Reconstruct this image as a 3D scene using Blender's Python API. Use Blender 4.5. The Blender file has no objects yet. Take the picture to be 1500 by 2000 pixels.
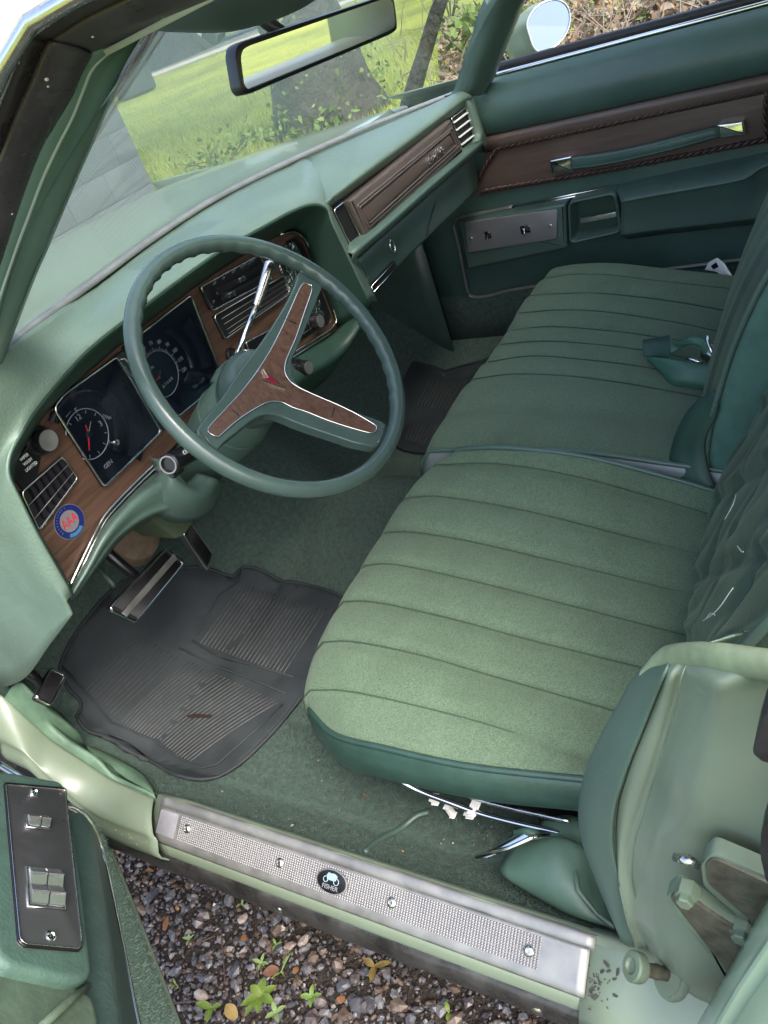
import bpy, bmesh, math, random
import numpy as np
from mathutils import Vector, Matrix, noise
R = math.radians
random.seed(7); rng = np.random.default_rng(7)
scene = bpy.context.scene
# ------------------------------------------------------------------ camera
CAM = np.array([-1.164, -.285, 1.283]); FPX = 1635.0; IW, IH = 1500.0, 2000.0
YAW, PITCH, ROLL = R(49.99), R(32.52), R(-21.42)
_f = np.array([math.sin(YAW)*math.cos(PITCH), math.cos(YAW)*math.cos(PITCH), -math.sin(PITCH)])
_a = np.array([math.cos(YAW), -math.sin(YAW), 0.0]); _u = np.cross(_a, _f)
_r = math.cos(ROLL)*_a + math.sin(ROLL)*_u; _u = -math.sin(ROLL)*_a + math.cos(ROLL)*_u
CM = np.array([_r, _u, _f])
cd = bpy.data.cameras.new('camera'); cam = bpy.data.objects.new('camera', cd)
scene.collection.objects.link(cam); scene.camera = cam
cd.sensor_fit = 'VERTICAL'; cd.sensor_height = 36; cd.lens = FPX/IH*36; cd.clip_start = .02; cd.clip_end = 600
cam.matrix_world = Matrix(((_r[0], _u[0], -_f[0], CAM[0]), (_r[1], _u[1], -_f[1], CAM[1]), (_r[2], _u[2], -_f[2], CAM[2]), (0, 0, 0, 1)))
# ------------------------------------------------------------------ light
w = bpy.data.worlds.new('World'); scene.world = w; w.use_nodes = True
wn = w.node_tree.nodes; wl = w.node_tree.links
sky = wn.new('ShaderNodeTexSky'); sky.sky_type = 'NISHITA'; sky.sun_disc = False
SUN_EL, SUN_AZ = R(52), R(210)          # azimuth clockwise from +Y
sky.sun_elevation = SUN_EL; sky.sun_rotation = SUN_AZ; sky.air_density = .9; sky.dust_density = 3.5; sky.ozone_density = .4
bg = wn['Background']; bg.inputs['Strength'].default_value = .15
wl.new(sky.outputs[0], bg.inputs['Color'])
sl = bpy.data.lights.new('sun', 'SUN'); sl.energy = .75; sl.angle = R(28); sl.color = (1, .97, .93)
sun = bpy.data.objects.new('sun', sl); scene.collection.objects.link(sun)
sd = Vector((math.sin(SUN_AZ)*math.cos(SUN_EL), math.cos(SUN_AZ)*math.cos(SUN_EL), math.sin(SUN_EL)))
sun.rotation_euler = (-sd).to_track_quat('-Z', 'Y').to_euler(); sun.location = sd*30
vs = scene.view_settings; vs.view_transform = 'Standard'; vs.look = 'None'; vs.gamma = 1; vs.use_curve_mapping = False
vs.exposure = 2.12
scene.cycles.max_bounces = 10; scene.cycles.diffuse_bounces = 5; scene.cycles.glossy_bounces = 5
scene.cycles.transparent_max_bounces = 16; scene.cycles.use_denoising = True; scene.cycles.sample_clamp_indirect = 6

# ------------------------------------------------------------------ helpers
def ray(px, py): return np.array([(px-IW/2)/FPX, -(py-IH/2)/FPX, 1.0]) @ CM
def hit(px, py, ax, v):
    d = ray(px, py); i = 'xyz'.index(ax); return CAM + d*(v-CAM[i])/d[i]
def hx(px, py, v): return hit(px, py, 'x', v)
def hy(px, py, v): return hit(px, py, 'y', v)
def hz(px, py, v): return hit(px, py, 'z', v)
def nrm(v): v = np.asarray(v, float); return v/np.linalg.norm(v)
class Fr:
    """local frame: origin o, axes u, v and outward normal n = u x v"""
    def __init__(s, o, u, v):
        s.o = np.asarray(o, float); s.u = nrm(u); v = np.asarray(v, float); s.v = nrm(v-s.u*(v@s.u)); s.n = np.cross(s.u, s.v)
    def P(s, a, b, c=0): return s.o+s.u*a+s.v*b+s.n*c
    def px(s, px, py, c=0):
        d = ray(px, py); t = ((s.o+s.n*c-CAM)@s.n)/(d@s.n); q = CAM+d*t-s.o; return np.array([q@s.u, q@s.v])
    def W(s, px, py, c=0): a, b = s.px(px, py, c); return s.P(a, b, c)
def catmull(pts, n, closed=False):
    P = np.asarray(pts, float); m = len(P)
    if m == 2 and not closed: return P[0]+(P[1]-P[0])*np.linspace(0, 1, n)[:, None]
    seg = np.linalg.norm(np.diff(np.vstack([P, P[:1]]) if closed else P, axis=0), axis=1); seg = np.maximum(seg, 1e-9)
    cum = np.concatenate([[0], np.cumsum(seg)]); ts = np.linspace(0, cum[-1], n, endpoint=not closed); out = []
    for t in ts:
        i = min(np.searchsorted(cum, t, side='right')-1, len(seg)-1); s = (t-cum[i])/seg[i]
        if closed: p0, p1, p2, p3 = P[(i-1) % m], P[i % m], P[(i+1) % m], P[(i+2) % m]
        else:
            p1, p2 = P[i], P[i+1]; p0 = P[i-1] if i > 0 else 2*p1-p2; p3 = P[i+2] if i+2 < m else 2*p2-p1
        out.append(.5*((2*p1)+(-p0+p2)*s+(2*p0-5*p1+4*p2-p3)*s*s+(-p0+3*p1-3*p2+p3)*s**3))
    return np.array(out)
def cat_idx(pts, k):
    """catmull through points with k samples per interval (keeps point correspondence)"""
    P = np.asarray(pts, float); m = len(P); out = []
    for i in range(m-1):
        p1, p2 = P[i], P[i+1]; p0 = P[i-1] if i > 0 else 2*p1-p2; p3 = P[i+2] if i+2 < m else 2*p2-p1
        for s in np.arange(k)/k: out.append(.5*((2*p1)+(-p0+p2)*s+(2*p0-5*p1+4*p2-p3)*s*s+(-p0+3*p1-3*p2+p3)*s**3))
    out.append(P[-1]); return np.array(out)
COL = scene.collection
def link(name, me, mat, parent=None, smooth=True):
    o = bpy.data.objects.new(name, me); COL.objects.link(o)
    if mat: me.materials.append(mat)
    if smooth: me.polygons.foreach_set('use_smooth', [True]*len(me.polygons))
    if parent: o.parent = parent
    return o
def mesh(name, V, Fc, mat, parent=None, smooth=True):
    me = bpy.data.meshes.new(name); me.from_pydata([tuple(map(float, v)) for v in V], [], [tuple(map(int, f)) for f in Fc]); me.update()
    return link(name, me, mat, parent, smooth)
def frombm(name, bm, mat, parent=None, smooth=True):
    me = bpy.data.meshes.new(name); bm.to_mesh(me); bm.free(); return link(name, me, mat, parent, smooth)
def sharp(o, deg=35):
    me = o.data
    try: me.set_sharp_from_angle(angle=R(deg))
    except Exception: pass
    return o
def empty(name, parent=None, loc=(0, 0, 0)):
    o = bpy.data.objects.new(name, None); COL.objects.link(o); o.location = loc; o.empty_display_size = .05
    if parent: o.parent = parent
    return o
def tag(o, label, cat, group=None, kind=None):
    o['label'] = label; o['category'] = cat
    if group: o['group'] = group
    if kind: o['kind'] = kind
    return o
def structure(o): o['kind'] = 'structure'; return o
def solid(o, t, off=-1):
    m = o.modifiers.new('s', 'SOLIDIFY'); m.thickness = t; m.offset = off; return o
def loft(name, curves, mat, parent=None, k=4, thick=0, closed=False, kc=0, idx=True, flip=False, sub=0):
    """surface through curves with equal point counts; kc = extra smooth rows between curves"""
    cs = [cat_idx(c, k) if idx else np.asarray(c, float) for c in curves]
    if kc:
        A = np.array(cs); rows = []
        for j in range(A.shape[1]): rows.append(cat_idx(A[:, j], kc))
        cs = list(np.array(rows).transpose(1, 0, 2))
    n = len(cs[0]); V = np.vstack(cs); Fc = []
    for i in range(len(cs)-1):
        for j in range(n-1 if not closed else n):
            a, b = i*n+j, i*n+(j+1) % n; q = (a, b, b+n, a+n); Fc.append(q[::-1] if flip else q)
    o = mesh(name, V, Fc, mat, parent)
    if thick: solid(o, thick, 0)
    return o
def tube_geo(path, r, seg=8, closed=False, caps=True):
    P = np.asarray(path, float); n = len(P); V = []; Fc = []
    rr = r if hasattr(r, '__len__') else [r]*n
    T = np.gradient(P, axis=0) if not closed else np.roll(P, -1, 0)-np.roll(P, 1, 0)
    up = np.array([.13, .21, .97]); 
    for i in range(n):
        t = nrm(T[i]); s = np.cross(t, up)
        if np.linalg.norm(s) < .05: s = np.cross(t, [1, 0, 0])
        s = nrm(s); b = np.cross(s, t)
        for q in range(seg):
            a = 2*math.pi*q/seg; V.append(P[i]+rr[i]*(math.cos(a)*s+math.sin(a)*b))
    m = n if closed else n-1
    for i in range(m):
        for q in range(seg):
            a, b = i*seg+q, i*seg+(q+1) % seg; c, d = ((i+1) % n)*seg+(q+1) % seg, ((i+1) % n)*seg+q; Fc.append((a, b, c, d))
    if caps and not closed: Fc.append(tuple(range(seg))[::-1]); Fc.append(tuple((n-1)*seg+q for q in range(seg)))
    return V, Fc
def tube(name, path, r, mat, parent=None, seg=8, closed=False):
    V, Fc = tube_geo(path, r, seg, closed); return mesh(name, V, Fc, mat, parent)
def join_geo(parts):
    V = []; Fc = []
    for v, f in parts:
        o = len(V); V.extend(v); Fc.extend([tuple(i+o for i in q) for q in f])
    return V, Fc
def prism(name, pts, nvec, depth, mat, parent=None, bev=0, seg=2, smooth=True):
    """closed outline pts (3D, counter-clockwise about nvec) = front face; body goes back by depth"""
    P = np.asarray(pts, float); n = nrm(nvec); bm = bmesh.new()
    top = [bm.verts.new(p) for p in P]; bot = [bm.verts.new(p-n*depth) for p in P]; m = len(P)
    bm.faces.new(top); bm.faces.new(bot[::-1])
    for i in range(m): bm.faces.new((top[i], bot[i], bot[(i+1) % m], top[(i+1) % m]))
    bmesh.ops.recalc_face_normals(bm, faces=bm.faces[:])
    if bev:
        es = [e for e in bm.edges if all(v in top for v in e.verts)]
        bmesh.ops.bevel(bm, geom=es, offset=bev, segments=seg, profile=.6, affect='EDGES')
    return sharp(frombm(name, bm, mat, parent, smooth), 40)
def box(name, c, ax, size, mat, parent=None, bev=.003, seg=2):
    """ax = 3 axes (rows), size = full lengths"""
    bm = bmesh.new(); bmesh.ops.create_cube(bm, size=1); A = np.array([nrm(a) for a in ax])
    for v in bm.verts: q = np.array(v.co)*np.array(size); v.co = Vector(np.asarray(c)+q@A)
    if bev: bmesh.ops.bevel(bm, geom=bm.edges[:], offset=bev, segments=seg, profile=.6, affect='EDGES')
    bmesh.ops.recalc_face_normals(bm, faces=bm.faces[:])
    return sharp(frombm(name, bm, mat, parent), 40)
def bx(name, x0, x1, y0, y1, z0, z1, mat, parent=None, bev=.003): return box(name, ((x0+x1)/2, (y0+y1)/2, (z0+z1)/2), np.eye(3), (abs(x1-x0), abs(y1-y0), abs(z1-z0)), mat, parent, bev)
def lathe(name, o, axis, prof, mat, parent=None, seg=24, ref=(0, 0, 1), caps=True):
    """prof: list of (radius, height along axis)"""
    n = nrm(axis); a = np.cross(n, ref); a = nrm(a if np.linalg.norm(a) > .1 else np.cross(n, (1, 0, 0))); b = np.cross(n, a); V = []; Fc = []
    for r, h in prof:
        for q in range(seg): t = 2*math.pi*q/seg; V.append(np.asarray(o)+n*h+max(r, 1e-5)*(math.cos(t)*a+math.sin(t)*b))
    for i in range(len(prof)-1):
        for q in range(seg): Fc.append((i*seg+q, i*seg+(q+1) % seg, (i+1)*seg+(q+1) % seg, (i+1)*seg+q))
    if caps: Fc.append(tuple(range(seg))[::-1]); Fc.append(tuple((len(prof)-1)*seg+q for q in range(seg)))
    return sharp(mesh(name, V, Fc, mat, parent), 35)
def text(name, s, fr, a, b, size, mat, parent, c=.0012, rot=0, ext=.0004, shear=0, sx=1.0):
    cu = bpy.data.curves.new('t', 'FONT'); cu.body = s; cu.size = size; cu.align_x = 'CENTER'; cu.align_y = 'CENTER'; cu.extrude = ext; cu.shear = shear; cu.resolution_u = 2
    t = bpy.data.objects.new('t', cu); COL.objects.link(t); bpy.context.view_layer.update()
    me = bpy.data.meshes.new_from_object(t.evaluated_get(bpy.context.evaluated_depsgraph_get())); bpy.data.objects.remove(t); bpy.data.curves.remove(cu)
    ca, sa = math.cos(rot), math.sin(rot)
    for v in me.vertices:
        x, y, z = v.co; x *= sx; v.co = Vector(fr.P(a+x*ca-y*sa, b+x*sa+y*ca, c+z))
    me.materials.clear(); return link(name, me, mat, parent, False)
def rrect(x0, x1, y0, y1, r, k=4):
    out = []
    for cx, cy, a0 in ((x1-r, y1-r, 0), (x0+r, y1-r, 90), (x0+r, y0+r, 180), (x1-r, y0+r, 270)):
        for i in range(k+1): a = R(a0+90*i/k); out.append((cx+r*math.cos(a), cy+r*math.sin(a)))
    return out
def rpoly(P, r, k=4):
    """round the corners of a 2D polygon"""
    P = [np.asarray(p, float) for p in P]; out = []; m = len(P)
    for i in range(m):
        p0, p, p2 = P[i-1], P[i], P[(i+1) % m]; a = p0-p; b = p2-p; la, lb = np.linalg.norm(a), np.linalg.norm(b)
        rr = min(r, la*.45, lb*.45); s, e = p+a/la*rr, p+b/lb*rr
        for q in range(k+1): t = q/k; out.append((1-t)**2*s+2*t*(1-t)*p+t*t*e)
    return out
# ------------------------------------------------------------------ materials
def lin(r, g, b): return tuple(((c/255)/12.92 if c/255 <= .04045 else ((c/255+.055)/1.055)**2.4) for c in (r, g, b))
def mat(name, col, rough=.5, metal=0, var=.0, vscale=8, bump=0, bscale=200, bdist=.002, spec=.5, coat=0, sheen=0, col2=None, rvar=0, detail=4):
    m = bpy.data.materials.new(name); m.use_nodes = True; N = m.node_tree.nodes; L = m.node_tree.links; p = N['Principled BSDF']
    p.inputs['Base Color'].default_value = (*col, 1); p.inputs['Roughness'].default_value = rough; p.inputs['Metallic'].default_value = metal
    p.inputs['Specular IOR Level'].default_value = spec
    if coat: p.inputs['Coat Weight'].default_value = coat; p.inputs['Coat Roughness'].default_value = .08
    if sheen: p.inputs['Sheen Weight'].default_value = sheen; p.inputs['Sheen Roughness'].default_value = .5; p.inputs['Sheen Tint'].default_value = (.75, .9, .65, 1)
    tc = N.new('ShaderNodeTexCoord')
    if var or rvar:
        n = N.new('ShaderNodeTexNoise'); n.inputs['Scale'].default_value = vscale; n.inputs['Detail'].default_value = detail; n.inputs['Roughness'].default_value = .65; L.new(tc.outputs['Object'], n.inputs['Vector'])
        if var:
            cr = N.new('ShaderNodeValToRGB'); cr.color_ramp.elements[0].position = .3; cr.color_ramp.elements[1].position = .7
            c2 = col2 if col2 else tuple(c*(1+var) for c in col); c1 = tuple(c*(1-var) for c in col) if not col2 else col
            cr.color_ramp.elements[0].color = (*c1, 1); cr.color_ramp.elements[1].color = (*c2, 1)
            L.new(n.outputs['Fac'], cr.inputs['Fac']); L.new(cr.outputs['Color'], p.inputs['Base Color'])
        if rvar:
            mr = N.new('ShaderNodeMapRange'); mr.inputs['To Min'].default_value = max(rough-rvar, .02); mr.inputs['To Max'].default_value = min(rough+rvar, 1)
            mr.inputs['From Min'].default_value = .3; mr.inputs['From Max'].default_value = .7
            L.new(n.outputs['Fac'], mr.inputs['Value']); L.new(mr.outputs['Result'], p.inputs['Roughness'])
    if bump:
        n2 = N.new('ShaderNodeTexNoise'); n2.inputs['Scale'].default_value = bscale; n2.inputs['Detail'].default_value = 3; L.new(tc.outputs['Object'], n2.inputs['Vector'])
        b = N.new('ShaderNodeBump'); b.inputs['Strength'].default_value = bump; b.inputs['Distance'].default_value = bdist
        L.new(n2.outputs['Fac'], b.inputs['Height']); L.new(b.outputs['Normal'], p.inputs['Normal'])
    return m
def nodes(m): return m.node_tree.nodes, m.node_tree.links, m.node_tree.nodes['Principled BSDF']
M = {}
M['vinyl'] = mat('vinyl_green', (.070, .116, .090), .42, var=.10, vscale=5, bump=.25, bscale=420, bdist=.0012, rvar=.08)
M['vinyl_dash'] = mat('vinyl_dash_green', (.105, .158, .123), .44, var=.12, vscale=9, bump=.5, bscale=260, bdist=.0014, rvar=.08)
M['vinyl_door'] = mat('vinyl_door_green', (.054, .102, .085), .36, var=.15, vscale=6, bump=.3, bscale=330, bdist=.0014, rvar=.08)
M['plastic_green'] = mat('plastic_green', (.056, .096, .080), .38, var=.15, vscale=14, bump=.2, bscale=500, bdist=.001)
M['wheel_green'] = mat('wheel_green', (.046, .076, .068), .24, var=.1, vscale=30, bump=.15, bscale=700, bdist=.0008)
M['pod_dark'] = mat('pod_inner_green', (.022, .055, .040), .45, var=.1, vscale=9, bump=.2, bscale=420, bdist=.001)  # darker than the dash vinyl, shade under the hood put into the colour
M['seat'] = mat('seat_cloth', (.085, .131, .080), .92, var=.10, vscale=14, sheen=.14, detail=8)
M['seat_dark'] = mat('seat_cloth_dark', (.022, .045, .031), .45, var=.4, vscale=16, sheen=.15, bump=.3, bscale=300, detail=8)  # darker, glossier copy of the seat cloth for the backrests
M['thread'] = mat('seam_thread', (.040, .070, .040), .9)
M['carpet'] = mat('carpet_green', (.050, .102, .088), .98, var=.45, vscale=110, bump=1.0, bscale=520, bdist=.010, sheen=.2)
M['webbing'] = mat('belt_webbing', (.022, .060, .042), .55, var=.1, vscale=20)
M['paint'] = mat('body_paint', (.160, .204, .145), .40, var=.06, vscale=9, coat=.25, rvar=.1, spec=.5)
M['paint_dusty'] = mat('body_paint_dusty', (.105, .145, .098), .5, var=.25, vscale=18, rvar=.15)
M['trim_dusty'] = mat('sill_trim_dusty', (.085, .150, .098), .55, var=.3, vscale=22, bump=.2, bscale=120)
M['chrome'] = mat('chrome', (.80, .80, .78), .12, 1, rvar=.06, vscale=40)
M['key'] = mat('key_metal', (.70, .71, .70), .20, .9)
M['chrome_worn'] = mat('chrome_worn', (.62, .61, .58), .25, 1, rvar=.12, vscale=60)
M['alu'] = mat('brushed_aluminium', (.275, .28, .265), .5, .7, rvar=.12, vscale=30, var=.15)
M['rubber'] = mat('black_rubber', (.016, .015, .017), .48, var=.3, vscale=30, rvar=.12, bump=.1, bscale=120)
M['rubber_strip'] = mat('weatherstrip_rubber', (.048, .042, .052), .34, var=.35, vscale=14, rvar=.15, bump=.2, bscale=60)
M['mat'] = mat('mat_rubber', (.032, .039, .042), .7, var=.35, vscale=9, bump=.15, bscale=250, rvar=.1, detail=7, spec=.25)
M['black'] = mat('black_plastic', (.008, .008, .010), .3)
M['void'] = mat('vent_black', (.003, .003, .004), .7)
M['skirt'] = mat('skirt_vinyl', (.026, .058, .046), .30, var=.15, vscale=30, bump=.3, bscale=250, bdist=.0012)
M['white'] = mat('white_print', (.72, .74, .72), .6)
M['dimwhite'] = mat('dim_print', (.19, .20, .22), .6)
M['red'] = mat('red_paint', (.45, .02, .03), .4)
M['blue'] = mat('sticker_blue', (.008, .016, .10), .3)
M['ltblue'] = mat('sticker_light_blue', (.04, .14, .26), .3)
M['maroon'] = mat('emblem_maroon', (.16, .012, .03), .25)
M['gauge'] = mat('gauge_face', (.002, .003, .008), .35)
M['gauge2'] = mat('gauge_face_green', (.006, .014, .018), .4)
M['shelf'] = mat('bezel_shelf', (.007, .007, .014), .25)
M['whiteplastic'] = mat('white_plastic', (.74, .74, .70), .5)
M['rust'] = mat('rusty_metal', (.10, .096, .070), .42, .4, var=.4, vscale=60, bump=.3, bscale=150, rvar=.15)
M['rocker'] = mat('rocker_grime', (.050, .050, .047), .32, .45, var=.6, vscale=22, rvar=.2, detail=9, bump=.1, bscale=90)
M['headliner'] = mat('headliner_green', (.38, .42, .37), .8)  # pale unseen lining, lightened to bounce light into the cabin
M['tan'] = mat('steering_boot_tan', (.17, .125, .085), .7, var=.3, vscale=50)
M['ventgreen'] = mat('olive_plastic', (.050, .070, .040), .5)
def wood(name, c1, c2, axis, rough=.35, sc=1.0):
    m = mat(name, c1, rough); N, L, p = nodes(m); tc = N.new('ShaderNodeTexCoord'); mp = N.new('ShaderNodeMapping')
    s = [70*sc]*3; s['xyz'.index(axis)] = 4*sc; mp.inputs['Scale'].default_value = s; L.new(tc.outputs['Object'], mp.inputs['Vector'])
    n = N.new('ShaderNodeTexNoise'); n.inputs['Scale'].default_value = 1.6; n.inputs['Detail'].default_value = 9; n.inputs['Roughness'].default_value = .7; n.inputs['Distortion'].default_value = .6; L.new(mp.outputs[0], n.inputs['Vector'])
    cr = N.new('ShaderNodeValToRGB'); cr.color_ramp.elements[0].position = .32; cr.color_ramp.elements[1].position = .68
    cr.color_ramp.elements[0].color = (*c1, 1); cr.color_ramp.elements[1].color = (*c2, 1); L.new(n.outputs['Fac'], cr.inputs['Fac']); L.new(cr.outputs['Color'], p.inputs['Base Color'])
    b = N.new('ShaderNodeBump'); b.inputs['Strength'].default_value = .12; b.inputs['Distance'].default_value = .001; L.new(n.outputs['Fac'], b.inputs['Height']); L.new(b.outputs['Normal'], p.inputs['Normal'])
    return m
M['wood'] = wood('woodgrain_panel', (.032, .018, .012), (.112, .062, .042), 'x')
M['wood_glove'] = wood('woodgrain_glove', (.060, .046, .039), (.105, .083, .070), 'x', .42)
M['wood_door'] = wood('woodgrain_door', (.080, .054, .044), (.135, .094, .076), 'y', .36)
M['wood_wheel'] = wood('woodgrain_wheel', (.045, .024, .017), (.135, .078, .055), 'y', .28, 1.3)
M['braid'] = mat('braid_brown', (.050, .026, .020), .4, bump=.2, bscale=300)
# seat cloth: fine woven bump + lighter worn patches
N, L, p = nodes(M['seat']); tc = N.new('ShaderNodeTexCoord')
n1 = N.new('ShaderNodeTexNoise'); n1.inputs['Scale'].default_value = 900; n1.inputs['Detail'].default_value = 2; mp = N.new('ShaderNodeMapping'); mp.inputs['Scale'].default_value = (1, .45, 1)
L.new(tc.outputs['Object'], mp.inputs['Vector']); L.new(mp.outputs[0], n1.inputs['Vector'])
b = N.new('ShaderNodeBump'); b.inputs['Strength'].default_value = .55; b.inputs['Distance'].default_value = .002; L.new(n1.outputs['Fac'], b.inputs['Height']); L.new(b.outputs['Normal'], p.inputs['Normal'])
mix = N.new('ShaderNodeMix'); mix.data_type = 'RGBA'; mix.blend_type = 'OVERLAY'; mix.inputs[0].default_value = .5
src = p.inputs['Base Color'].links[0].from_socket; L.new(src, mix.inputs[6])
cr = N.new('ShaderNodeValToRGB'); cr.color_ramp.elements[0].position = .25; cr.color_ramp.elements[1].position = .75; L.new(n1.outputs['Fac'], cr.inputs['Fac']); L.new(cr.outputs['Color'], mix.inputs[7]); L.new(mix.outputs[2], p.inputs['Base Color'])
def brushed(m, axis, amt=.25):
    N, L, p = nodes(m); tc = N.new('ShaderNodeTexCoord'); mp = N.new('ShaderNodeMapping'); s = [900]*3; s['xyz'.index(axis)] = 12; mp.inputs['Scale'].default_value = s
    n = N.new('ShaderNodeTexNoise'); n.inputs['Scale'].default_value = 1; L.new(tc.outputs['Object'], mp.inputs['Vector']); L.new(mp.outputs[0], n.inputs['Vector'])
    b = N.new('ShaderNodeBump'); b.inputs['Strength'].default_value = amt; b.inputs['Distance'].default_value = .0006; L.new(n.outputs['Fac'], b.inputs['Height']); L.new(b.outputs['Normal'], p.inputs['Normal'])
M['plate'] = mat('switch_plate_metal', (.20, .20, .205), .36, .8, rvar=.1, vscale=30); brushed(M['plate'], 'y')
def glass(name, tint, refl=1.0):
    m = bpy.data.materials.new(name); m.use_nodes = True; N = m.node_tree.nodes; L = m.node_tree.links; N.remove(N['Principled BSDF'])
    t = N.new('ShaderNodeBsdfTransparent'); t.inputs['Color'].default_value = (*tint, 1); g = N.new('ShaderNodeBsdfGlossy'); g.inputs['Roughness'].default_value = .01
    f = N.new('ShaderNodeFresnel'); f.inputs['IOR'].default_value = 1.52; mu = N.new('ShaderNodeMath'); mu.operation = 'MULTIPLY'; mu.inputs[1].default_value = refl; L.new(f.outputs[0], mu.inputs[0])
    x = N.new('ShaderNodeMixShader'); L.new(mu.outputs[0], x.inputs[0]); L.new(t.outputs[0], x.inputs[1]); L.new(g.outputs[0], x.inputs[2]); L.new(x.outputs[0], N['Material Output'].inputs['Surface'])
    return m
M['glass'] = glass('window_glass', (.95, .98, .95), 1.5)
M['lens'] = glass('gauge_lens', (.9, .92, .95), .15)
M['mirror_out'] = mat('mirror_glass_outer', (.42, .46, .50), .03, 1)
M['plate_far'] = mat('switch_plate_silver', (.36, .36, .37), .40, .7, rvar=.1, vscale=30); brushed(M['plate_far'], 'y')  # paler copy of the switch plate, bright reflection put into its colour
M['dimline'] = mat('dim_bright_line', (.22, .22, .22), .4, .5)
M['mirror'] = mat('mirror_glass', (.85, .87, .86), .015, 1)
# ------------------------------------------------------------------ the car
car = empty('sedan_car'); tag(car, 'pale green vintage four-door sedan with green cloth interior and open driver door', 'car')
Y_F, Y_R = .648, -.012
def yext(name, prof, ys, m, parent, thick=0, wob=0):
    """profile of (x,z) extruded along y"""
    cs = []
    for y in ys: cs.append([(x+(rng.normal(0, wob) if wob else 0), y, z+(rng.normal(0, wob) if wob else 0)) for x, z in prof])
    return loft(name, cs, m, parent, k=1, thick=thick)
# --- floor carpet with tunnel, toe board and rise towards the sill
def floor_z(x, y):
    z = .262
    z += .105*math.exp(-((x-.02)/.135)**2)*(1 if y < .9 else 1)           # tunnel
    t = max(0, y-.86); z += .85*t if t < .4 else .34                       # toe board
    s = max(0, (-.66-x)); z += .8*s                                        # up to the sill
    s = max(0, (x-.66)); z += .8*s
    return z
V = []; Fc = []; xs = np.linspace(-.775, .80, 64); ys = np.linspace(-.75, 1.30, 84)
for y in ys:
    for x in xs: V.append((x, y, floor_z(x, y)+.0025*noise.noise((x*9, y*9, 3))))
n = len(xs)
for i in range(len(ys)-1):
    for j in range(n-1): Fc.append((i*n+j, i*n+j+1, (i+1)*n+j+1, (i+1)*n+j))
carpet = mesh('floor_carpet', V, Fc, M['carpet'], car)
# a welt seam across the carpet by the seat
pth = [hz(*p, .30) for p in ((826, 1558), (800, 1566), (770, 1590), (745, 1620), (730, 1650), (722, 1682))]
for p in pth: p[2] = floor_z(p[0], p[1])+.003
tube('welt', catmull(pth, 24), .0045, M['plastic_green'], carpet)
# raised hump of carpet under the seat front
# --- sill: painted body below, plate on top
sill = yext('sill_body', [(-.745, .30), (-.757, .370), (-.768, .381), (-.784, .3705), (-.812, .350), (-.819, .3435), (-.8215, .338), (-.823, .330), (-.8245, .320), (-.80, .312)], np.linspace(-.35, .66, 24), M['paint'], car, thick=.003)
flange = yext('rocker_flange', [(-.8225, .3255), (-.827, .3235), (-.8300, .317), (-.8320, .296), (-.829, .284), (-.815, .262), (-.76, .24)], np.linspace(-.5, .80, 60), M['rocker'], car, thick=.003, wob=.0006)
for y in (.05, .42): lathe('screw', (-.8322, y, .303), (-1, 0, .15), [(.0065, 0), (.0065, .0015), (.004, .003), (0, .0032)], M['chrome_worn'], flange, 12)
bx('underbody', -.76, .78, -.5, 1.2, .17, .222, M['void'], car, 0)
plate = empty('sill_plate', car)
lipprof = [(-.7635, .345), (-.7640, .374), (-.7665, .3815), (-.7705, .3825), (-.7755, .3795), (-.7805, .3765)]
loft('lip', [[(x, y, z+.0007*math.sin(y*37)+.0004*math.sin(y*91)) for x, z in lipprof] for y in np.linspace(Y_R, Y_F, 60)], M['alu'], plate, k=1, thick=.0016)
padprof = [(-.7805, .3765), (-.784, .3745), (-.812, .3555), (-.8150, .3535), (-.8170, .3512), (-.8185, .3490), (-.8195, .3462)]
loft('plate_sheet', [[(x, y, z+.0012) for x, z in padprof] for y in np.linspace(Y_R+.004, Y_F-.004, 60)], M['alu'], plate, k=1, thick=.0014)
# tread: rows of small raised diamonds
def on_pad(t, y): return np.array([-.784-.028*t, y, .3745-.019*t+.0021])
pn = nrm((-.019, 0, .028)); pt = nrm(on_pad(1, 0)-on_pad(0, 0)); parts = []
Vt = []; Ft = []
ny = 150; nt = 12; y0, y1 = .045, .600
for i in range(ny):
    for j in range(nt):
        c = on_pad((j+.5)/nt, y0+(y1-y0)*(i+.5)/ny); hy_, ht = (y1-y0)/ny*.43, .034/nt*.42; o = len(Vt)
        hgt = .0011 if i < 96 or (j+i) % 1 == 0 else .0008
        Vt += [c-np.array((0, hy_, 0))-pt*ht, c+np.array((0, hy_, 0))-pt*ht, c+np.array((0, hy_, 0))+pt*ht, c-np.array((0, hy_, 0))+pt*ht, c+pn*hgt]
        Ft += [(o, o+1, o+4), (o+1, o+2, o+4), (o+2, o+3, o+4), (o+3, o, o+4)]
t = mesh('tread', Vt, Ft, mat('tread_aluminium', (.20, .20, .205), .5, .6), plate, smooth=False); t['kind'] = 'stuff'
box('end_pad', on_pad(.5, .623)+pn*.0004, ((0, 1, 0), pt, pn), (.036, .034, .0014), mat('worn_grey_pad', (.24, .24, .26), .55, .3, var=.2, vscale=40, bump=.1), plate, .0005)
for px, py in ((367, 1619), (548, 1685), (766, 1763), (1034, 1857)):
    fr = Fr(on_pad(.5, .3), (0, -1, 0), np.cross(pn, (0, -1, 0))); a, b = fr.px(px, py); c = fr.P(a, b, .0012)
    s = lathe('screw', c, pn, [(.0062, 0), (.0062, .0014), (.0046, .0032), (.0030, .0037), (.0026, .0022), (0, .0020)], M['chrome_worn'], plate, 14)
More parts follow.
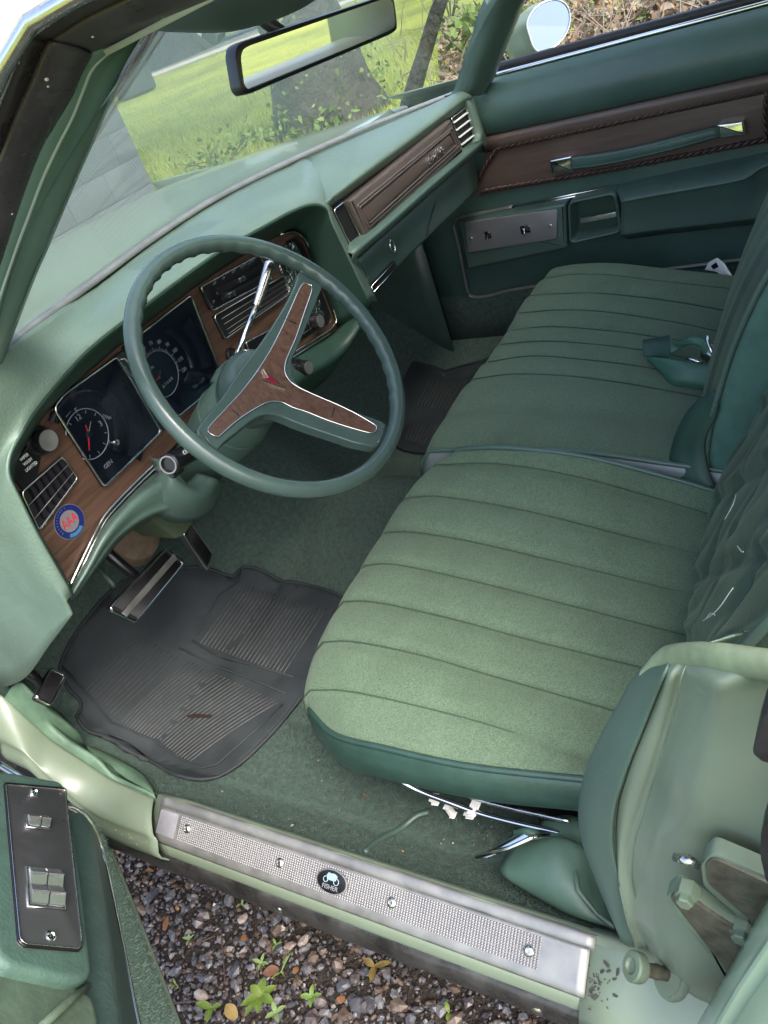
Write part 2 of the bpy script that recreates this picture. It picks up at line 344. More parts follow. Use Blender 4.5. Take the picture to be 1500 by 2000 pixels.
# oval builder's badge
fr = Fr(on_pad(.5, .3), (0, -1, 0), np.cross(pn, (0, -1, 0))); a, b = fr.px(650, 1722); E_ = []
bd = empty('badge', car)
for rx, ry, c, m_, nm in ((.0240, .0150, .0030, 'alu', 'rim'), (.0222, .0134, .0036, 'black', 'field')):
    prism(nm, [fr.P(a+rx*math.cos(t), b+ry*math.sin(t), c) for t in np.linspace(0, 2*math.pi, 40, endpoint=False)], fr.n, .002, M[m_], bd, .0006)
text('lettering', 'FISHER', fr, a, b-.0068, .0078, M['dimwhite'], bd, .0042, sx=1.05)
# small carriage emblem: body, two wheels, lamp
em = M['chrome_worn']; gl = mat('emblem_pale_blue', (.22, .33, .38), .4)
prism('carriage', [fr.P(a+x, b+y, .0044) for x, y in rpoly([(-.0065, .0015), (.006, .0015), (.0085, .008), (.003, .0105), (-.003, .0095), (-.006, .0105), (-.0085, .006)], .002)], fr.n, .001, gl, bd, .0003)
for dx, r_ in ((-.0085, .0034), (.0078, .0038)):
    tube('carriage_wheel', [fr.P(a+dx+r_*math.cos(t), b+.0015+r_*math.sin(t), .0045) for t in np.linspace(0, 2*math.pi, 18, endpoint=False)], .0006, gl, bd, 6, True)
# --- painted sill and hinge pillar forward of the plate
band_in = [(44, 1333, -.735), (78, 1372, -.737), (96, 1409, -.74), (130, 1440, -.742), (156, 1458, -.744), (195, 1484, -.747), (226, 1515, -.75), (304, 1552, -.760)]
groove = [(0, 1357, -.755), (39, 1393, -.757), (75, 1425, -.758), (104, 1450, -.76), (156, 1484, -.762), (208, 1518, -.764), (250, 1538, -.766), (302, 1560, -.770)]
low = [(0, 1450, -.80), (30, 1464, -.802), (52, 1476, -.803), (91, 1515, -.808), (125, 1544, -.812), (156, 1573, -.816), (208, 1606, -.82), (307, 1643, -.826)]
c_in = [hx(*p) for p in band_in]; c_gr = [hx(*p) for p in groove]; c_lo = [hx(*p) for p in low]
def mid(A, B, t, dz=0, dx=0): return [a*(1-t)+b*t+np.array((dx, 0, dz)) for a, b in zip(A, B)]
kickc = [np.array((-.715, p[1]+.01, p[2]-.10)) for p in c_in]
loft('pillar_trim', [kickc, mid(kickc, c_in, .7, 0, -.002), c_in, mid(c_in, c_gr, .35, .004), mid(c_in, c_gr, .8, -.006), mid(c_in, c_gr, 1, -.010)], M['trim_dusty'], car, k=5, kc=2, thick=.002)
c_out = [p+np.array((-.010, 0, -.028)) for p in c_lo]
hp = loft('pillar_base', [mid(c_gr, c_gr, 0, -.012), c_gr, mid(c_gr, c_lo, .18, .006, -.001), mid(c_gr, c_lo, .5, .010, -.003), mid(c_gr, c_lo, .85, .007, -.004), c_lo, c_out, [p+np.array((.03, 0, -.05)) for p in c_out]], M['paint'], car, k=6, kc=3, thick=.002)
# wrinkled trim flap on the carpet edge
fl = [hz(*p, .335) for p in ((130, 1425), (170, 1452), (222, 1478), (262, 1500), (285, 1518), (302, 1545))]
fl2 = [hz(*p, .352) for p in ((126, 1438), (160, 1462), (205, 1490), (240, 1516), (270, 1534), (302, 1551))]
loft('trim_flap', [fl, mid(fl, fl2, .5, .006), fl2], M['trim_dusty'], car, k=5, kc=3, thick=.002)
# kick panel beside the pedals (both sides) and firewall
loft('kick_panel', [[(-.722, y, z) for y in (.99, 1.08, 1.16, 1.25)] for z in (.30, .5, .80)], M['plastic_green'], car, k=2, thick=.004)
prism('hinge_pillar_panel', [(-.712, y, z) for y, z in ((.69, .72), (.89, .562), (1.25, .50), (1.25, .96), (.70, .98), (.64, .95))], (1, 0, 0), .004, M['pod_dark'], car)  # unseen panel added to keep outside light out of the footwell
kp = loft('kick_panel', [[(.725, y, z) for y in (.845, .95, 1.1, 1.25)] for z in (.28, .5, .85)], M['plastic_green'], car, k=2, thick=.004)
loft('firewall', [[(x, 1.17, z) for x in (-.74, 0, .74)] for z in (.45, .7, .93)], M['pod_dark'], car, k=2, thick=.01)
# --- B pillar (short post of a pillarless hardtop)
bp = empty('centre_pillar', car)
L0 = [(1211, 1821, -.7635), (1188, 1772, -.757), (1154, 1688, -.745), (1137, 1639, -.738), (1131, 1582, -.732), (1143, 1514, -.730), (1169, 1449, -.730), (1204, 1384, -.732), (1245, 1316, -.736), (1283, 1284, -.742)]
L1 = [(1240, 1848, -.775), (1217, 1734, -.7715), (1203, 1690, -.769), (1196, 1639, -.766), (1200, 1582, -.765), (1215, 1530, -.765), (1230, 1487, -.765), (1261, 1411, -.766), (1280, 1362, -.768), (1298, 1318, -.772)]
L2 = [(1246, 1850, -.779), (1224, 1772, -.778), (1211, 1715, -.776), (1216, 1650, -.774), (1233, 1600, -.773), (1247, 1555, -.773), (1262, 1510, -.773), (1290, 1420, -.774), (1303, 1370, -.776), (1312, 1326, -.779)]
L3 = [(1300, 1880, -.795), (1290, 1790, -.795), (1285, 1720, -.794), (1290, 1650, -.793), (1305, 1600, -.792), (1315, 1550, -.792), (1330, 1500, -.792), (1350, 1420, -.792), (1365, 1370, -.793), (1370, 1328, -.795)]
L4 = [(1400, 1960, -.805), (1400, 1850, -.806), (1400, 1750, -.806), (1400, 1660, -.806), (1400, 1600, -.807), (1410, 1550, -.808), (1420, 1500, -.808), (1435, 1420, -.808), (1440, 1370, -.808), (1445, 1330, -.808)]
L5 = [(1540, 1980, -.80), (1540, 1880, -.803), (1540, 1770, -.806), (1540, 1680, -.808), (1540, 1600, -.810), (1540, 1550, -.812), (1540, 1500, -.813), (1540, 1420, -.813), (1540, 1370, -.812), (1540, 1330, -.811)]
l0, l1, l2, l3, l4, l5 = [[hx(*p) for p in q] for q in (L0, L1, L2, L3, L4, L5)]
for q_ in (l1, l2, l3, l4, l5): q_.append(q_[-1]+np.array((.012, -.003, .005)))
l0.append(l0[-1]+np.array((.004, -.008, .004)))
lb = [p+np.array((.03, -.05, 0)) for p in l0]
loft('inner_trim', [lb, [p+np.array((.006, -.012, 0)) for p in l0], l0, mid(l0, l1, .3, .0, -.006), mid(l0, l1, .75, 0, -.003), l1], M['vinyl'], bp, k=5, kc=3, thick=.002)
def dent(cs, amp, seed, fq=9):
    return [[p+np.array((-amp*(noise.noise((p[1]*fq, p[2]*fq, seed))), 0, 0)) for p in c] for c in cs]
l1b = [p+np.array((-.0015, -.002, 0)) for p in l1]
loft('post', dent([cat_idx(q, 5) for q in [l1b, mid(l1b, l2, .5, 0, -.002), l2, mid(l2, l3, .25, 0, .006), mid(l2, l3, .7, 0, .003), l3, mid(l3, l4, .5, 0, -.006), l4, mid(l4, l5, .5, 0, .003), l5]], .020, 4.2, 7), M['paint'], bp, idx=False, kc=4, thick=.002)
cap_c = [hx(*p) for p in ((1255, 1318, -.742), (1290, 1290, -.748), (1340, 1281, -.765), (1400, 1284, -.785), (1460, 1293, -.80), (1530, 1304, -.812))]
rows = []
for j, p in enumerate(cat_idx(cap_c, 5)):
    rr = .006+.0062*min(1, j/6); rows.append([p+np.array((-.55*rr*math.cos(t), .25*rr*math.cos(t), rr*math.sin(t))) for t in np.linspace(0, 2*math.pi, 14, endpoint=False)])
loft('top_cap', rows, mat('cap_cream_green', (.20, .25, .15), .42, var=.25, vscale=30, rvar=.1), bp, idx=False, closed=True)
# ledge below the post: sill end
sp = [hx(*p) for p in ((1145, 1830, -.770), (1150, 1870, -.785), (1140, 1935, -.815))]
loft('sill_end', [[(-.752, y, .366), (-.768, y, .379), (-.785, y, .3715), (-.812, y, .352), (-.826, y, .336), (-.836, y, .322)] for y in (-.002, -.05, -.12, -.3)], M['paint'], bp, k=2, thick=.002)
# striker post
st = empty('door_striker', car)
pa_, pb_ = hx(1238, 1888, -.822), hx(1312, 1905, -.806)
ax_ = nrm(pa_-pb_); L_ = np.linalg.norm(pa_-pb_)
lathe('washer', pb_, ax_, [(.0215, -.004), (.0225, 0), (.0215, .003), (.0185, .0034), (.0185, .0062), (.016, .0066)], M['paint'], st, 28)
lathe('pin', pb_, ax_, [(.0065, .004), (.0065, L_*.35), (.0072, L_*.4), (.0065, L_*.5), (.0065, L_*.85)], M['rust'], st, 16)
lathe('head', pb_, ax_, [(.006, L_*.80), (.0132, L_*.82), (.0138, L_*.86), (.0138, L_*1.04), (.0125, L_*1.08), (.0075, L_*1.085), (.006, L_*1.02), (0, L_*1.02)], M['paint_dusty'], st, 24)
# rear door hinge arms and bolts
hg = empty('rear_door_hinge', car)
def slab(name, pxs, x, dep, m_, par, bev=.002, r=.006):
    pts = [hx(px, py, x) for px, py in pxs]; f = Fr(pts[0], (0, -1, 0), (0, 0, 1)); q = [(p[1], p[2]) for p in pts]
    q = rpoly(q, r); return prism(name, [(x, a, b) for a, b in q], (-1, 0, 0), dep, m_, par, bev)
slab('hinge_plate', [(1298, 1752), (1322, 1733), (1484, 1838), (1508, 1900), (1446, 1964), (1414, 1908)], -.8325, .012, M['paint_dusty'], hg, .003)
slab('hinge_plate', [(1367, 1690), (1390, 1665), (1530, 1726), (1530, 1970), (1470, 1970), (1457, 1806), (1372, 1732)], -.8255, .014, M['paint_dusty'], hg, .003)
slab('hinge_arm', [(1306, 1753), (1325, 1742), (1480, 1845), (1500, 1900), (1440, 1955), (1420, 1900)], -.835, .012, M['rust'], hg)
slab('hinge_arm', [(1376, 1690), (1392, 1676), (1520, 1735), (1520, 1960), (1478, 1960), (1465, 1800), (1380, 1725)], -.828, .014, M['rust'], hg)
for px, py, x in ((1340, 1752, -.838), (1447, 1822, -.834)):
    lathe('hex_bolt', hx(px, py, x), (-1, 0, .1), [(.0088, -.01), (.0088, 0), (.0084, .001), (.0062, .0014), (.0062, .006), (.0052, .0072), (0, .0074)], M['paint_dusty'], hg, 6)
tube('check_link', [hx(1322, 1675, -.822), hx(1345, 1680, -.832), hx(1360, 1690, -.830)], .004, M['chrome_worn'], hg)
tube('weld_seam', cat_idx([p+np.array((-.0015, 0, 0)) for p in mid(l2, l3, .32, 0, .004)], 4), .0007, M['paint_dusty'], bp, 6)
# rear door: its front edge and outer skin corner close to the lens
rd = empty('rear_door', car)
rs = [hx(1500, 1842, -.885), hx(1445, 1925, -.885), hx(1395, 2010, -.885)]
dirz = rs[2]-rs[0]; e0 = rs[0]-dirz*1.2; e1 = rs[2]+dirz*.8
def skin(p): return [p+np.array((.05, -.004, 0)), p+np.array((.018, .0, 0)), p+np.array((.004, -.0015, 0)), p, p+np.array((-.005, -.010, 0)), p+np.array((-.010, -.06, 0)), p+np.array((-.012, -.5, 0))]
loft('door_skin', [skin(e0), skin(rs[0]), skin(rs[1]), skin(rs[2]), skin(e1)], mat('door_skin_paint', (.33, .45, .30), .3, coat=.4), rd, k=2, kc=2, thick=.002)
for q in ([(1500, 1390), (1487, 1402), (1476, 1440), (1468, 1475), (1485, 1490), (1510, 1498)], [(1510, 1600), (1492, 1615), (1484, 1640), (1483, 1680), (1492, 1720), (1510, 1745)]):
    pts = [hx(px, py, -.862) for px, py in q]; prism('weatherstrip', [pts[0]+np.array((0, -.05, .02))]+pts+[pts[-1]+np.array((0, -.05, -.01))], (-1, 0, 0), .02, M['rubber'], rd, .004)
# ------------------------------------------------------------------ A pillar, roof rail, glass
ap = empty('windshield_pillar', car); M['pillar'] = mat('pillar_paint_green', (.085, .145, .122), .22, var=.08, vscale=12)
PL = [(-10, 540, -.676), (28, 420, -.676), (52, 350, -.675), (77, 280, -.674), (104, 230, -.673), (131, 187, -.671), (150, 140, -.669), (168, 105, -.667), (222, 75, -.66), (275, 51, -.652)]
PR = [(-10, 745, -.645), (60, 560, -.640), (90, 490, -.638), (119, 420, -.636), (153, 340, -.634), (187, 264, -.632), (210, 208, -.631), (233, 154, -.630), (258, 105, -.629), (287, 55, -.628)]
pl_, pr_ = [hx(*p) for p in PL], [hx(*p) for p in PR]
ridge = mid(pl_, pr_, .45, .0, -.010)
back = [p+np.array((.035, .05, .012)) for p in pr_]
loft('pillar_trim', [[p+np.array((-.004, .02, .0)) for p in pl_], pl_, mid(pl_, ridge, .55, 0, -.002), mid(pl_, ridge, .9), ridge, mid(ridge, pr_, .12), mid(ridge, pr_, .5, 0, -.002), pr_, back], M['pillar'], ap, k=5, kc=2, thick=.002)
tube('edge_bead', cat_idx([p+np.array((.0, -.0015, .001)) for p in ridge], 6), .0018, mat('pillar_highlight', (.22, .28, .26), .08, coat=1.0), ap, 10)  # bead added on the ridge, pale and glossy to draw its highlight
# weatherstrip on the pillar
WO = [(-60, 330), (0, 218), (15, 175), (30, 130), (42, 98), (56, 74)]
wo = [hx(px, py, -.705) for px, py in WO]; wi = [hx(*p)+np.array((0, 0, 0)) for p in [(-10, 540, -.678), (60, 322, -.678), (100, 238, -.678), (131, 183, -.677), (150, 138, -.676), (170, 100, -.674)]]
def wband(A, B):
    m = lambda t, o: [a*(1-t)+b*t+np.array((-o, -o*.6, o*.3)) for a, b in zip(A, B)]
    return [m(0, -.02), m(0, 0), m(.06, .008), m(.2, .010), m(.26, .002), m(.40, .001), m(.46, .009), m(.62, .012), m(.85, .009), m(.97, .003), m(1, -.006)]
loft('weatherstrip', wband(wo, wi), M['rubber_strip'], car, k=5, kc=3, thick=.003)
# roof rail weatherstrip
ro = [hx(px, py, -.705) for px, py in ((56, 74), (149, 12), (250, -40), (420, -120), (640, -230))]
ri = [hx(px, py, -.668) for px, py in ((170, 100), (222, 74), (300, 42), (420, -8), (640, -100))]
loft('weatherstrip', wband(ro, ri), M['rubber_strip'], car, k=5, kc=3, thick=.003)
# drip rail and outer pillar skin, roof
dr = [hx(px, py, -.735) for px, py in ((-80, 330), (-20, 190), (20, 98), (38, 60), (60, 42), (120, 6), (260, -70), (420, -150))]; dr.append(np.array((-.735, -1.75, dr[-1][2]+.004)))
tube('drip_rail', catmull(dr, 40), .006, M['chrome_worn'], car)
dr2 = [hx(px, py, -.715) for px, py in ((-40, 300), (-8, 215), (22, 138), (44, 84), (62, 66), (150, 8), (300, -60))]
tube('reveal_bead', catmull(dr2, 40), .0022, M['chrome_worn'], car)
loft('roof_side', [[p+np.array(o) for p in dr] for o in ((.012, 0, .001), (.0, 0, .006), (.004, .004, .02), (.03, .006, .032), (.075, .010, .042))], mat('roof_vinyl_white', (.72, .70, .66), .45, bump=.1, bscale=200), car, k=4, kc=2, thick=.003)
xs_ = np.linspace(-.67, .70, 9)
loft('headliner', [[(x, y, 1.292+.030*(1-(x/.7)**2)-.02*max(0, (y-.0)/.3)) for x in xs_] for y in (.215, .0, -.4, -1.0, -1.7)], M['headliner'], car, k=1, thick=.004)
loft('roof', [[(x, y, 1.332+.036*(1-(x/.72)**2)-.035*max(0, y/.3)) for x in np.linspace(-.672, .72, 9)] for y in (.27, .0, -.4, -1.0, -1.75)], bpy.data.materials['roof_vinyl_white'], car, k=1, thick=.006)
# sun visor (dark underside of a rounded lobe)
vf = [(-.655, .2, 1.291), (-.62, .205, 1.283), (-.596, .207, 1.277), (-.531, .21, 1.2635), (-.459, .21, 1.258), (-.417, .208, 1.260), (-.37, .205, 1.268), (-.345, .20, 1.284)]
vfr = [np.array(p) for p in vf]; vbk = [np.array((p[0], .06, 1.289)) for p in vf]
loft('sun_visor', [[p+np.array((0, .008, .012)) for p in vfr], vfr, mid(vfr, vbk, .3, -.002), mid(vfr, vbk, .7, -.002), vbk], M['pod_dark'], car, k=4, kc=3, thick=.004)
# passenger side pillar
A1 = [hx(*p) for p in ((885, 186, .690), (905, 175, .685), (925, 120, .672), (945, 60, .66), (962, 8, .648), (1040, -140, .62))]
A2 = [hx(*p) for p in ((940, 185, .715), (955, 158, .715), (978, 100, .70), (1000, 48, .688), (1020, 0, .676), (1105, -150, .645))]
A1.append(np.array((.600, .225, 1.288))); A2.append(np.array((.655, .200, 1.285)))
loft('pillar_trim', [[p+np.array((.01, .03, 0)) for p in A1], A1, mid(A1, A2, .45, .0, -.010), mid(A1, A2, .8, 0, -.004), A2, [p+np.array((.03, .0, 0)) for p in A2]], M['plastic_green'], car, k=5, kc=2, thick=.003)
# windshield
WB = [(-40, 720, .575), (60, 640, .635), (190, 545, .70), (304, 462, .735), (420, 388, .765), (560, 318, .78), (700, 256, .75), (800, 216, .71), (905, 176, .64)]
wb = [hy(*p) for p in WB]
wt = [np.array((x, y, z)) for x, y, z in ((-.648, .185, 1.284), (-.57, .22, 1.292), (-.42, .25, 1.297), (-.26, .262, 1.30), (-.08, .268, 1.302), (.14, .268, 1.30), (.36, .255, 1.295), (.50, .235, 1.29), (.62, .20, 1.28))]
wm = mid(wb, wt, .5, .012); wm = [p+np.array((0, .012, 0)) for p in wm]
loft('windshield_glass', [wb, wm, wt], M['glass'], car, k=4, kc=6)
mol = [[p+np.array(o) for p in wb] for o in ((0, -.004, -.004), (0, -.001, .002), (0, .006, .004), (0, .013, .002), (0, .016, -.006))]
loft('windshield_molding', mol, mat('molding_dull', (.20, .215, .205), .42, .4, var=.15, vscale=25), car, k=4, kc=2, thick=.002)
loft('cowl_panel', [[p+np.array((0, .024, -.008)) for p in wb], [p+np.array((0, .05, -.05)) for p in wb], [np.array((p[0], .905, .935)) for p in wb]], M['paint_dusty'], car, k=4, thick=.003)
# rear view mirror
rv = empty('rear_view_mirror', car)
q = [(446, 112), (449, 92), (462, 84), (742, -8), (757, -2), (763, 40), (764, 62), (752, 70), (480, 185), (466, 188), (457, 176)]
fm = Fr(hy(600, 90, .30), (1, -.30, 0), (0, -.02, 1)); pp = np.array([fm.px(*p) for p in q])
def ro_(P, r): return rpoly(P, r)
prism('frame', [fm.P(a, b, .012) for a, b in ro_(pp, .006)], fm.n, .018, M['black'], rv, .004)
c0 = pp.mean(0); s_ = np.array([(c0+(p-c0)*np.array((.955, .80))) for p in pp])
prism('mirror_glass', [fm.P(a, b, .0135) for a, b in ro_(s_, .006)], fm.n, .0025, M['mirror'], rv, 0)
tube('stem', [fm.P(-.02, .012, .0), fm.P(-.03, .045, -.03), (fm.P(-.03, .075, -.06))], .008, M['black'], rv)
# ------------------------------------------------------------------ dashboard
dash = empty('dashboard', car)
YW = .677                                   # plane of the wood instrument panel
Bp = [(141, 1162), (76, 1048), (38, 972), (17, 926), (19, 888), (38, 850), (76, 790), (171, 683), (289, 592), (418, 497), (500, 450), (570, 412), (610, 399), (638, 408), (650, 440), (690, 525), (722, 592)]
yB = [.612, .606, .602, .60, .60, .60, .60, .60, .60, .60, .60, .598, .596, .594, .592, .590, .590]
Bc = [hy(a, b, y) for (a, b), y in zip(Bp, yB)]
Dp = [(122, 1116), (78, 1044), (48, 990), (30, 950), (28, 915), (48, 872), (103, 790), (180, 720), (300, 620), (430, 527), (500, 483), (548, 458), (570, 448), (590, 462), (600, 486), (628, 560), (660, 640)]
Dc = [hy(a, b, YW) for a, b in Dp]
# outer: end cap on the left, windshield base at the top, step to the passenger side on the right
Wp = [('x', 142, 1200, -.735), ('x', 100, 1255, -.745), ('x', 40, 1330, -.75), ('x', -35, 1330, -.75), ('x', -60, 1180, -.75), ('x', -70, 1000, -.745), ('y', -45, 745, .585), ('y', 190, 557, .70), ('y', 304, 472, .735), ('y', 420, 397, .765), ('y', 490, 360, .773), ('y', 560, 327, .78), ('y', 600, 308, .774), ('y', 640, 345, .70), ('y', 660, 425, .63), ('y', 702, 512, .625), ('y', 736, 588, .625)]
Wc = [hit(b, c, a, v) for a, b, c, v in Wp]
def rim(t, push, lift=None):
    out = []
    for j, (b, w_) in enumerate(zip(Bc, Wc)):
        p = b*(1-t)+w_*t; k_ = 1 if 5 < j < 13 else .35
        p = p+np.array((0, -push*(.4 if j > 12 else 1), 0)); p[2] += (lift or 0)*k_; 
        if j < 6: p[0] -= (lift or 0)*.9
        out.append(p)
    return out
pod = loft('pod_shell', [Wc, rim(.6, 0, .004), rim(.28, .0, .008), rim(.12, .0, .0075), rim(.045, .001, .004), Bc], M['vinyl_dash'], dash, k=5, kc=3, thick=.003)
inner = [Bc, [b*.93+d*.07+np.array((0, -.001, -.003)) for b, d in zip(Bc, Dc)], [b*.5+d*.5+np.array((0, 0, -.002)) for b, d in zip(Bc, Dc)], Dc]
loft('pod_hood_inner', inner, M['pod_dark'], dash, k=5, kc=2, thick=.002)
# --- passenger side of the dash
R2 = [hy(a, b, .605) for a, b in ((632, 400), (712, 341), (800, 278), (870, 226), (905, 200), (918, 196))]
Wr = [hy(a, b, y) for a, b, y in ((600, 308, .774), (700, 264, .75), (800, 224, .71), (870, 194, .665), (905, 180, .640), (918, 178, .63))]
LF = (.15, .75, 1, 1, 1, .6)
def blend(t, dz, dy=0): return [a*(1-t)+b*t+np.array((0, dy, dz*l_)) for a, b, l_ in zip(Wr, R2, LF)]
R2b = [p+np.array((0, .012, -.014)) for p in R2]
loft('pad', [Wr, blend(.3, .010), blend(.6, .014, -.002), blend(.82, .013, -.005), blend(.94, .007, -.007), R2, R2b], M['vinyl_dash'], dash, k=5, kc=3, thick=.003)
# right end of the pad, down to the lip
E0 = [hy(a, b, y) for a, b, y in ((905, 180, .640), (930, 190, .63), (946, 225, .62), (955, 262, .615), (948, 292, .612))]
E1 = [hy(a, b, y) for a, b, y in ((909, 197, .605), (918, 203, .600), (928, 228, .597), (938, 262, .594), (934, 276, .590))]
E2 = [p+np.array((.03, .05, -.01)) for p in E0]
loft('pad_end', [E2, E0, mid(E0, E1, .5, .003), E1, [p+np.array((-.004, .018, 0)) for p in E1]], M['vinyl_dash'], dash, k=5, kc=3, thick=.003)
# lip under the wood and lower panel
lipc = [hy(a, b, .590) for a, b in ((684, 494), (760, 430), (850, 350), (938, 276))]
lip0 = [p+np.array((0, .035, .006)) for p in lipc]; lip1 = [p+np.array((0, -.003, -.006)) for p in lipc]; lip2 = [p+np.array((0, .006, -.016)) for p in lipc]; lip3 = [p+np.array((0, .026, -.018)) for p in lipc]
loft('lower_lip', [lip0, lipc, lip1, lip2, lip3], M['vinyl'], dash, k=4, kc=3, thick=.003)
lw = [hy(a, b, .622) for a, b in ((690, 513), (760, 450), (850, 370), (925, 298))]
lw2 = [np.array((p[0]+(.02 if i == 0 else 0), .632, .758)) for i, p in enumerate(lw)]; lw3 = [p+np.array((0, .10, -.03)) for p in lw2]
low_p = loft('lower_panel', [lw, mid(lw, lw2, .5, 0), lw2, [p+np.array((0, .012, -.008)) for p in lw2], lw3], M['plastic_green'], dash, k=4, kc=2, thick=.003)
fl_ = Fr((.3, .626, .80), (1, 0, 0), (0, .05, 1))
tube('panel_seam', [fl_.W(853, 383, .002), fl_.W(843, 420, .002), fl_.W(832, 462, .002)], .0012, M['void'], low_p)
fy = Fr((.3, .612, .9), (1, 0, 0), (0, 0, 1))
# recess behind the wood panel and vents
prism('recess', [fy.W(*p, -.006) for p in ((640, 402), (690, 500), (938, 280), (908, 200))], fy.n, .01, M['void'], dash)
def vent(name, corners, slats, mslat, bars=0, mframe='chrome', fr=fy, c=.004, parent=car, inset=.004, d=.02, vertical=False):
    v = empty(name, parent); P = [fr.px(*p, c) for p in corners]          # TL, TR, BR, BL
    cen = sum(P)/4
    tube('frame', [fr.P(a, b, c) for a, b in rpoly(P, .006)], .0016, M[mframe], v, 6, True)
    prism('well', [fr.P(a, b, c-.004) for a, b in P], fr.n, .006, M['void'], v)
    for i in range(slats):
        t = (i+.7)/(slats+.4); l = P[0]*(1-t)+P[3]*t; r_ = P[1]*(1-t)+P[2]*t; l, r_ = l*.96+r_*.04, l*.04+r_*.96
        cc = (l+r_)/2; dx = r_-l; box('slat', fr.P(*cc, c+.0), (fr.u*dx[0]+fr.v*dx[1], fr.v, fr.n), (np.linalg.norm(dx), .0016, .007), M[mslat], v, 0)
    return v
vent('air_vent', [(881, 231), (910, 209), (931, 272), (903, 294)], 4, 'white')
vent('air_vent', [(652, 410), (672, 394), (709, 472), (690, 489)], 0, 'black')
gb = empty('glove_box_panel', car)
prism('wood_frame', [fy.P(a, b, .012) for a, b in rpoly([fy.px(*p, .012) for p in ((684, 391), (718, 468), (905, 296), (880, 232))], .003)], fy.n, .018, M['wood_glove'], gb, .006, 3)
for k_, (q, c, m_) in enumerate((([(700, 401), (722, 444), (899, 285), (884, 250)], .0145, 'wood_glove'), ([(704, 405), (723, 437), (893, 283), (881, 257)], .0165, 'wood_glove'), ([(710, 409), (724, 431), (889, 277), (880, 262)], .0172, 'wood_glove'))):
    P = [fy.px(*p, c) for p in q]
    if k_ < 2: tube('bead', [fy.P(a, b, c-.002) for a, b in rpoly(P, .003)], .0026 if k_ == 0 else .002, M['wood_glove'], gb, 8, True)
    else: prism('raised_field', [fy.P(a, b, c-.003) for a, b in rpoly(P, .003)], fy.n, .006, M['wood_glove'], gb, .001)
for (x0, y0), (x1, y1) in (((733, 452), (903, 299)),): tube('bead', [fy.W(x0, y0, .0125), fy.W(x1, y1, .0125)], .0018, M['wood_glove'], gb)
a, b = fy.px(851, 305, .016); s = text('script_badge', 'Grand Ville', fy, a, b, .027, M['chrome'], gb, .0165, shear=.45, ext=.0008, sx=.62)
a, b = fl_.px(764, 479, .004); la = empty('latch', dash)
tube('ring', [fl_.P(a+.008*math.cos(t), b-.002+.012*math.sin(t), .006) for t in np.linspace(0, 2*math.pi, 20, endpoint=False)], .002, M['chrome'], la, 6, True)
lathe('lock', fl_.P(a+.004, b+.016, .001), fl_.n, [(.006, 0), (.006, .003), (.003, .004), (0, .004)], M['chrome'], la, 14)
ash = empty('ash_tray', car)
A_, B_ = fl_.W(726, 572, .004), fl_.W(773, 521, .004); d_ = nrm(B_-A_); up_ = np.cross(fl_.n, d_)
box('handle', (A_+B_)/2+up_*.006, (d_, up_, fl_.n), (np.linalg.norm(B_-A_), .014, .008), M['black'], ash, .002)
for o_ in (.0005, .0125): tube('trim_strip', [A_+up_*o_+fl_.n*.005, B_+up_*o_+fl_.n*.005], .0013, M['chrome'], ash, 6)
tube('trim_strip', [A_+up_*.0+fl_.n*.005, A_+up_*.0125+fl_.n*.005], .0013, M['chrome'], ash, 6)
# --- instrument panel
ip = empty('instrument_panel', car)
fc = Fr((-.5, YW, .85), (1, 0, 0), (0, 0, 1))
outl = [(122, 1116), (78, 1044), (45, 985), (28, 945), (28, 912), (48, 870), (103, 788), (180, 718), (300, 618), (430, 525), (500, 482), (548, 456), (572, 450), (590, 464), (602, 490), (630, 565), (662, 640), (650, 652), (577, 696), (440, 775), (330, 880), (312, 896), (213, 991), (160, 1080), (133, 1140)]
prism('wood_face', [fc.W(*p, 0) for p in outl][::-1], fc.n, .006, M['wood'], ip)
# lower chrome moulding and padded knee roll below the wood
lc = [fc.W(*p, .004) for p in ((133, 1148), (170, 1070), (196, 1018), (215, 992), (250, 955), (290, 916), (314, 893))]
for o_, r_, m_ in ((0, .0022, 'chrome'), (-.006, .0018, 'chrome')): tube('moulding', [p+np.array((0, -.002, o_)) for p in catmull(lc, 30)], r_, M[m_], ip)
rc = [fc.W(*p, .006) for p in ((500, 735), (560, 697), (610, 665), (645, 643), (657, 628), (652, 606), (636, 560), (612, 500), (594, 466), (574, 453), (548, 458))]
tube('moulding', catmull(rc, 50), .0022, M['chrome'], ip); tube('moulding', [p+np.array((.003, -.001, -.007)) for p in catmull(rc[:4], 20)], .0016, M['chrome'], ip)
prism('black_border', [fc.W(*p, .002) for p in ((560, 470), (578, 462), (592, 478), (625, 560), (646, 615), (640, 632), (560, 682), (545, 660), (610, 620), (560, 500))], fc.n, .003, M['black'], ip)
prism('bright_panel', [fc.W(*p, .004) for p in ((556, 478), (572, 472), (584, 486), (612, 555), (634, 612), (628, 624), (600, 640), (575, 600), (545, 520))], fc.n, .003, mat('crinkled_foil', (.45, .45, .45), .25, 1, bump=1, bscale=45, bdist=.02), ip)
